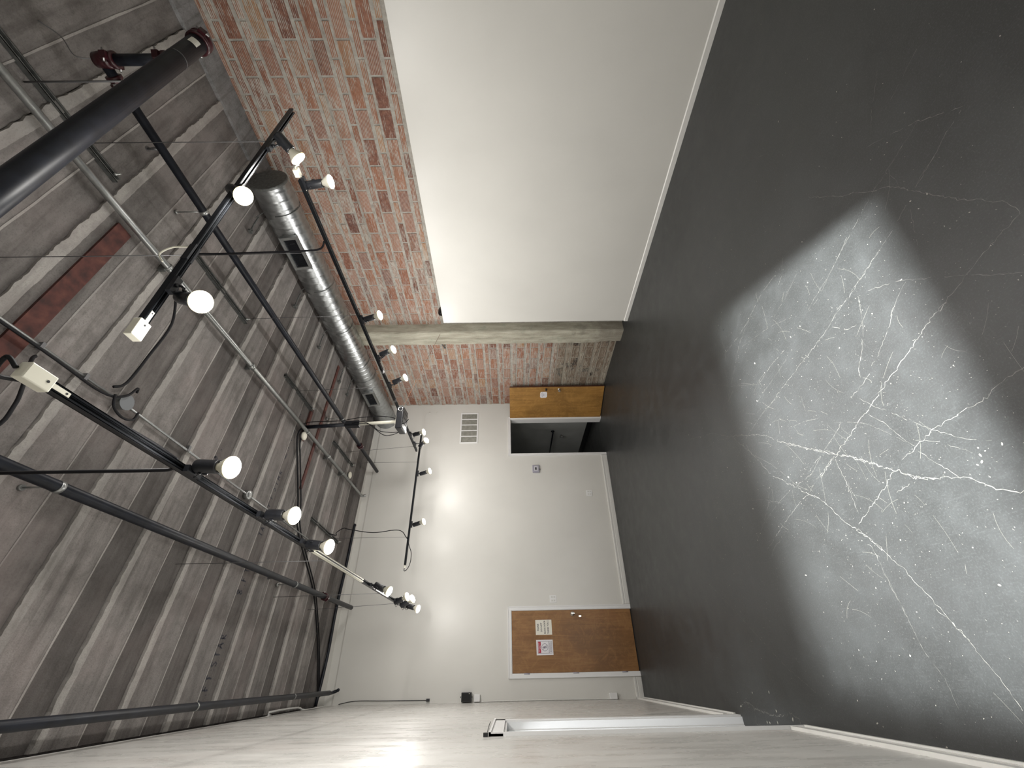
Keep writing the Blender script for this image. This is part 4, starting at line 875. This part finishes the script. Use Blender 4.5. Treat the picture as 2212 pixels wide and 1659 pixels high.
loose('sweeping_cable', [(2.87, 4.98, zc), (2.70, 4.93, zc), (2.44, 5.10, zc), (2.0, 5.42, zc), (1.64, 5.66, zc), (1.10, 6.5, zc), (.78, 6.85, zc), (.30, 7.25, zc), (-.16, 7.56, zc), (-.22, 7.62, zc-.02)], .011, 'black cable sweeping across the ceiling from the projector pole to the left corner')
loose('sweeping_cable', [(2.86, 5.02, zc), (2.68, 5.03, zc), (2.46, 5.17, zc-.004), (2.02, 5.50, zc), (1.66, 5.73, zc), (1.12, 6.56, zc), (.80, 6.90, zc), (.33, 7.29, zc), (-.12, 7.58, zc)], .009, 'thinner black cable beside the long sweeping one, ending in the left corner')
loose('drop_cord', [(3.23, 2.36, CZ-.035), (3.24, 2.37, 4.7), (3.27, 2.38, 4.2), (3.29, 2.385, 3.92), (3.30, 2.37, 3.78), (3.31, 2.30, 3.725)], .009, 'black cord dropping from the second strut channel onto the tiled-wall track', 'cord')
loose('supply_cable', [(3.20, 2.36, CZ-.03), (2.98, 2.32, CZ-.04), (2.72, 2.40, CZ-.06), (2.46, 2.50, CZ-.07), (2.12, 2.50, CZ-.05), (1.84, 2.48, CZ-.04), (1.76, 2.42, CZ-.03)], .010, 'black cord curving over the ceiling from the strut channel to the octagonal box', 'cord')
loose('feed_cord', [(1.62, 1.90, CZ-.05), (1.50, 1.80, CZ-.2), (1.30, 1.76, CZ-.33), (1.18, 1.775, CZ-.35), (1.05, 1.78, CZ-.33), (.96, 1.78, CZ-.1)], .010, 'black cord sagging behind the white end feed of the middle track', 'cord')
loose('looping_cord', [(1.87, 6.60, CZ-.03), (1.86, 6.70, CZ-.12), (1.95, 6.86, CZ-.05), (2.02, 6.87, CZ-.15), (2.00, 6.87, 4.7), (1.94, 6.87, 4.3), (1.975, 6.87, 3.95), (1.95, 6.87, 3.82), (1.87, 6.87, 3.75), (1.83, 6.87, 3.715)], .0065, 'thin black cord drooping from the far strut channel down to the back-wall track', 'cord')
# small conduit, octagonal box
sc = thing('small_conduit', 'thin metal conduit on the ceiling running through the octagonal box', 'conduit')
MB().cyl((1.70, -.6, CZ-.03), (1.70, 2.50, CZ-.03), .0095, 10).build('tube', M['galv'], sc)
MB().cyl((1.70, 2.62, CZ-.03), (1.60, 6.6, CZ-.03), .0095, 10).build('tube', M['galv'], sc)
MB().tube([(1.66, -.5, CZ-.055), (1.665, 1.0, CZ-.055), (1.672, 1.9, CZ-.055), (1.665, 2.35, CZ-.055), (1.73, 2.50, CZ-.07), (1.84, 2.56, CZ-.06), (1.83, 2.60, CZ-.03)], .009, 8).build('strapped_cable', M['cable'], sc)
MB().tube([(1.70, 2.43, CZ-.07), (1.62, 2.47, CZ-.07), (1.585, 2.56, CZ-.075), (1.62, 2.66, CZ-.06), (1.70, 2.69, CZ-.04)], .009, 8).build('looped_cable', M['cable'], sc)
for yy in (1.90, 2.22, 3.3): MB().frame((1.70, yy, CZ-.03), (1, 0, 0), (0, 1, 0), (0, 0, 1), .05, .022, .03).build('tube_strap', M['wire'], sc)
base_at(sc)
jb = thing('junction_box', 'grey octagonal junction box on the ceiling near the middle light track', 'box')
mb = MB().lathe((1.71, 2.555, CZ), (0, 0, -1), [(0, .056), (.05, .056)], 8, False); mb.build('box_body', M['galv'], jb)
MB().lathe((1.71, 2.555, CZ-.05), (0, 0, -1), [(0, .060), (.004, .060)], 16, False).build('cover_plate', mat('flat_grey_plate', (.16, .17, .18), .6), jb); base_at(jb)
j2 = thing('junction_box', 'round metal box on the ceiling behind the second middle-track spotlight', 'box')
MB().lathe((1.66, 4.35, CZ-.0), (0, 0, -1), [(0, .05), (.04, .052), (.05, .045), (.055, .02)], 20).build('box_body', M['galv'], j2); base_at(j2)
for (x, y, lb) in ((2.765, 5.04, 'white round smoke detector beside the projector pole'), (2.96, 6.88, 'white round smoke detector by the far end of the galvanised pipe')):
    s = thing('smoke_detector', lb, 'detector', 'smoke detectors')
    MB().lathe((x, y, CZ-.02), (0, 0, -1), [(0, .055), (.02, .055)], 20).build('base', M['wire'], s)
    MB().lathe((x, y, CZ-.04), (0, 0, -1), [(0, .062), (.018, .060), (.028, .045), (.032, .01)], 24).build('cover', M['white_plastic'], s); base_at(s)

# ================================================================== THINGS ON THE WALLS
gr = thing('return_air_grille', 'white air grille with five filter bays high beside the tiled wall', 'grille')
x0, x1, z0, z1 = 4.02, 4.70, 2.72, 3.05
mb = MB(); BWB(x0-.03, x1+.03, z0-.03, z0, 0, .012, mb); BWB(x0-.03, x1+.03, z1, z1+.03, 0, .012, mb); BWB(x0-.03, x0, z0, z1, 0, .012, mb); BWB(x1, x1+.03, z0, z1, 0, .012, mb)
bevel(mb.build('frame', M['casing'], gr), .004, 2)
for i in range(1, 5):
    xx = x0+(x1-x0)*i/5; BWB(xx-.009, xx+.009, z0, z1, 0, .014).build('mullion', M['casing'], gr)
for i in range(5):
    a = x0+(x1-x0)*i/5+.007; b = x0+(x1-x0)*(i+1)/5-.007; BWB(a, b, z0, z1, .001, .004).build('filter_panel', M['filter'], gr)
base_at(gr)
th = thing('thermostat', 'grey framed thermostat with a dark screen left of the open doorway', 'thermostat')
bevel(BWB(3.315, 3.475, 1.415, 1.56, 0, .035).build('guard_case', M['grey_plastic'], th), .012, 3)
bevel(BWB(3.345, 3.445, 1.445, 1.525, .035, .042).build('face', mat('pale_lilac_plastic', (.55, .54, .58), .4), th), .006, 2)
BWB(3.365, 3.420, 1.475, 1.505, .042, .0432).build('screen', M['dark'], th)
BWB(3.385, 3.400, 1.398, 1.415, .004, .018).build('latch', M['black'], th); base_at(th)
def outlet(x, z, lb, s=.058):
    o = thing('wall_outlet', lb, 'outlet', 'four-gang white outlets')
    bevel(BWB(x-s, x+s, z-s, z+s, 0, .007).build('cover_plate', M['casing'], o), .003, 2)
    for a in (-.026, .026):
        sk = bevel(BWB(x+a-.017, x+a+.017, z-.040, z+.040, .007, .010).build('socket_pair', M['trim'], o), .004, 2)
        mb = MB()
        for b in (-.02, .02):
            BWB(x+a-.008, x+a-.005, z+b-.006, z+b+.006, .010, .0104, mb); BWB(x+a+.005, x+a+.008, z+b-.006, z+b+.006, .010, .0104, mb); mb.lathe(BW(x+a, z+b-.011, .010), (0, -1, 0), [(0, .003), (.0004, .003)], 8)
        mb.build('slots', M['wire'], sk, kind='stuff')
    return base_at(o)
outlet(2.885, .46, 'white four-socket outlet low on the back wall below the thermostat')
outlet(1.045, 1.31, 'white four-socket outlet at switch height beside the closed brown door')
sp = thing('wall_speaker', 'small black box speaker high in the left back corner', 'speaker')
bevel(BWB(-.335, -.215, 2.665, 2.815, .0, .11).build('cabinet', M['black'], sp), .006, 2)
BWB(-.325, -.225, 2.675, 2.805, .11, .113).build('front_grille', M['dark'], sp)
BWB(-.236, -.226, 2.69, 2.70, .113, .1145).build('indicator', M['white_plastic'], sp)
mb = MB(); mb.lathe(BW(-.275, 2.657, .055), (0, 0, -1), [(0, .012), (.008, .012)], 12); mb.lathe(BW(-.275, 2.823, .055), (0, 0, 1), [(0, .012), (.008, .012)], 12); mb.build('bracket_knob', M['black'], sp); base_at(sp)
wbx = thing('cable_box', 'white square cable box directly under the black speaker', 'box')
bevel(BWB(-.335, -.245, 2.535, 2.625, .0, .05).build('cover', M['casing'], wbx), .004, 2); base_at(wbx)
w2 = thing('cable_box', 'white cable box low in the left back corner above the baseboard', 'box')
bevel(BWB(-.34, -.262, .42, .535, 0, .06).build('cover', M['casing'], w2), .004, 2)
mb = MB().tube([BW(-.335, .50, .01), BW(-.335, .9, .01), BW(-.33, 1.6, .012), BW(-.335, 2.53, .012)], .006, 6); mb.build('corner_cable', M['trim'], w2); base_at(w2)
ck = thing('hanging_cable', 'thin grey cable with a small black connector down the left back corner', 'cable')
MB().tube([BW(-.33, 4.7, .01), BW(-.295, 4.45, .014), BW(-.30, 4.0, .012), BW(-.305, 3.36, .012)], .0045, 6).build('lead', M['cable'], ck)
BWB(-.32, -.285, 3.31, 3.36, .004, .026).build('connector', M['black'], ck); base_at(ck)
ls = thing('door_sensor', 'tiny black sensor clipped above the left doorway trim', 'sensor')
MB().box(LX, OY0-.13, LH+.105, LX+.022, OY0-.09, LH+.135).build('body', M['black'], ls)
MB().tube([(LX+.016, OY0-.09, LH+.11), (LX+.016, OY0+.3, LH+.12), (LX+.016, OY0+.75, LH+.125)], .003, 6).build('lead', M['cable'], ls); base_at(ls)
hl = thing('patched_hole', 'two small round plaster patches near the top of the back wall by the tile', 'patch')
for z in (3.78, 3.61): MB().lathe(BW(4.752, z, 0), (0, -1, 0), [(0, .02), (.004, .018), (.007, .008)], 12).build('plug', M['paint'], hl)
MB().tube([BW(4.74, 3.83, .004), BW(4.69, 3.86, .004), BW(4.62, 3.88, .004)], .002, 5).build('hairline_wire', M['trim'], hl); base_at(hl)
bk = thing('old_pipe_bracket', 'dark bent metal bracket sticking out of the tile beside the column', 'bracket')
MB().tube([RW(5.54, 3.28, .01), RW(5.56, 3.27, .05), RW(5.68, 3.225, .06), RW(5.74, 3.20, .055)], .012, 8).build('arm', M['wire'], bk)
MB().lathe(RW(5.745, 3.20, .055), (0, 0, -1), [(-.015, .018), (.015, .018)], 10).build('hook_end', M['galv_dark'], bk); base_at(bk)
bt = thing('paper_tag', 'little white tag stuck low on the tile beside the column', 'tag')
MB().box(0, 0, 0, .085, .003, .10, lambda a, b, c_: RW(5.54+a, .42+c_, .008+b)).build('tag_paper', M['paper'], bt)
mb = MB()
for q in (.03, .05): mb.box(.02, .0031, q, .065, .0035, q+.008, lambda a, b, c_: RW(5.54+a, .42+c_, .008+b))
mb.build('faint_print', M['greyink'], bt); base_at(bt)
bl = thing('floodlight', 'black round lamp peeking over the top end of the white lower wall', 'lamp')
c = Vector(RW(4.78, 3.10, .13, 5.22))
MB().lathe(c+Vector((.0, .0, .0)), (-.3, -.55, .5), [(-.05, .05), (-.03, .075), (.03, .08), (.035, .06)], 20).build('shell', M['black'], bl)
MB().lathe(c+Vector((-.01, -.02, .018)), (-.3, -.55, .5), [(.015, .05), (.02, .03), (.022, .005)], 16).build('lens', M['blacktrack'], bl); base_at(bl)

# ------------------------------------------------------------------ signs on the closed door
def text(s, size, o, parent, mm, name='lettering', xs=1, align='CENTER', bold=0):
    cu = bpy.data.curves.new(name, 'FONT'); cu.body = s; cu.size = size; cu.align_x = align; cu.extrude = .0002; cu.offset = bold
    ob = bpy.data.objects.new(name, cu); col.objects.link(ob)
    dg = bpy.context.evaluated_depsgraph_get(); me = bpy.data.meshes.new_from_object(ob.evaluated_get(dg))
    bpy.data.objects.remove(ob); me.materials.clear(); me.materials.append(M[mm])
    t_ = bpy.data.objects.new(name, me); col.objects.link(t_)
    ax = Vector((1, SK, 0)).normalized(); nrm = Vector((SK, -1, 0)).normalized()   # text x axis along +X, facing the room
    mt = Matrix((ax, Vector((0, 0, 1)), nrm)).transposed().to_4x4(); mt.translation = o
    me.transform(Matrix.Diagonal((xs, 1, 1, 1))); me.transform(mt); t_.parent = parent; return t_
sa = BWB(.520, .735, 1.362, 1.632, .005, .0058).build('paper_sign', M['paper']); tag(sa, 'cream sign on the brown door reading PLEASE DO NOT BLOCK DOOR THANK YOU', 'sign')
for s_, z_ in (('PLEASE', 1.580), ('DO NOT', 1.525), ('BLOCK DOOR', 1.468), ('THANK YOU', 1.414)):
    text(s_, .036, BW(.6275 if s_ != 'THANK YOU' else .615, z_, .0061), sa, 'ink', xs=.80 if len(s_) > 7 else .9, bold=.0008)
mb = MB(); P = [BW(.716+math.cos(a*PI/6)*.012, 1.426+math.sin(a*PI/6)*.014, .0062) for a in range(13)]; mb.tube(P, .0012, 4, 1)
for a in (-.004, .004): mb.lathe(BW(.716+a, 1.431, .006), (0, -1, 0), [(0, .0014), (.0004, .0014)], 6)
mb.tube([BW(.709, 1.423, .0062), BW(.716, 1.418, .0062), BW(.723, 1.423, .0062)], .001, 4, 2); mb.build('smiley', M['ink'], sa)
sb = BWB(.240, .450, 1.360, 1.632, .005, .0058).build('paper_sign', M['paper2']); tag(sb, 'white warning sign with a red band and a crossed circle on the brown door', 'sign')
mb = MB()
fx0, fx1, fz0, fz1 = .263, .430, 1.376, 1.608
for a, b, c_, d_ in ((fx0, fx1, fz0, fz0+.004), (fx0, fx1, fz1-.004, fz1), (fx0, fx0+.004, fz0, fz1), (fx1-.004, fx1, fz0, fz1), (fx0, fx1, 1.428, 1.432)): BWB(a, b, c_, d_, .0058, .0062, mb)
mb.build('printed_border', M['greyink'], sb)
rb = BWB(fx0+.006, fx1-.006, 1.558, fz1-.006, .0058, .0063).build('red_band', M['redink'], sb)
text('RESTRICTED', .024, BW(.3465, 1.583, .0066), sb, 'paper2', xs=.95); text('AREA', .022, BW(.3465, 1.562, .0066), sb, 'paper2')
mb = MB(); cx_, cz_ = .346, 1.494; P = [BW(cx_+math.cos(a*PI/12)*.050, cz_+math.sin(a*PI/12)*.050, .0062) for a in range(25)]
mb.strip([Vector(p) for p in P], .006, z=(0, 1, 0)); mb.strip([Vector(BW(cx_-.035, cz_+.035, .0061)), Vector(BW(cx_+.035, cz_-.035, .0061))], .006, z=(0, 1, 0)); mb.build('crossed_circle', M['greyink'], sb)
mb = MB(); mb.lathe(BW(cx_, cz_+.030, .0060), (0, -1, 0), [(0, .009), (.0008, .009)], 12)
BWB(cx_-.014, cx_+.014, cz_-.008, cz_+.020, .0060, .0068, mb); BWB(cx_-.010, cx_-.002, cz_-.036, cz_-.008, .0060, .0068, mb); BWB(cx_+.002, cx_+.010, cz_-.036, cz_-.008, .0060, .0068, mb)
mb.build('person_pictogram', M['greyink'], sb)
mb = MB()
for q, (a, b) in enumerate(((.272, .422), (.285, .405), (.272, .422), (.280, .412))):
    z = 1.417-q*.011; s = a
    while s < b:
        wl_ = RR.uniform(.006, .016); BWB(s, min(s+wl_, b), z, z+.006, .0058, .0061, mb); s += wl_+.004
mb.build('small_print', M['greyink'], sb)
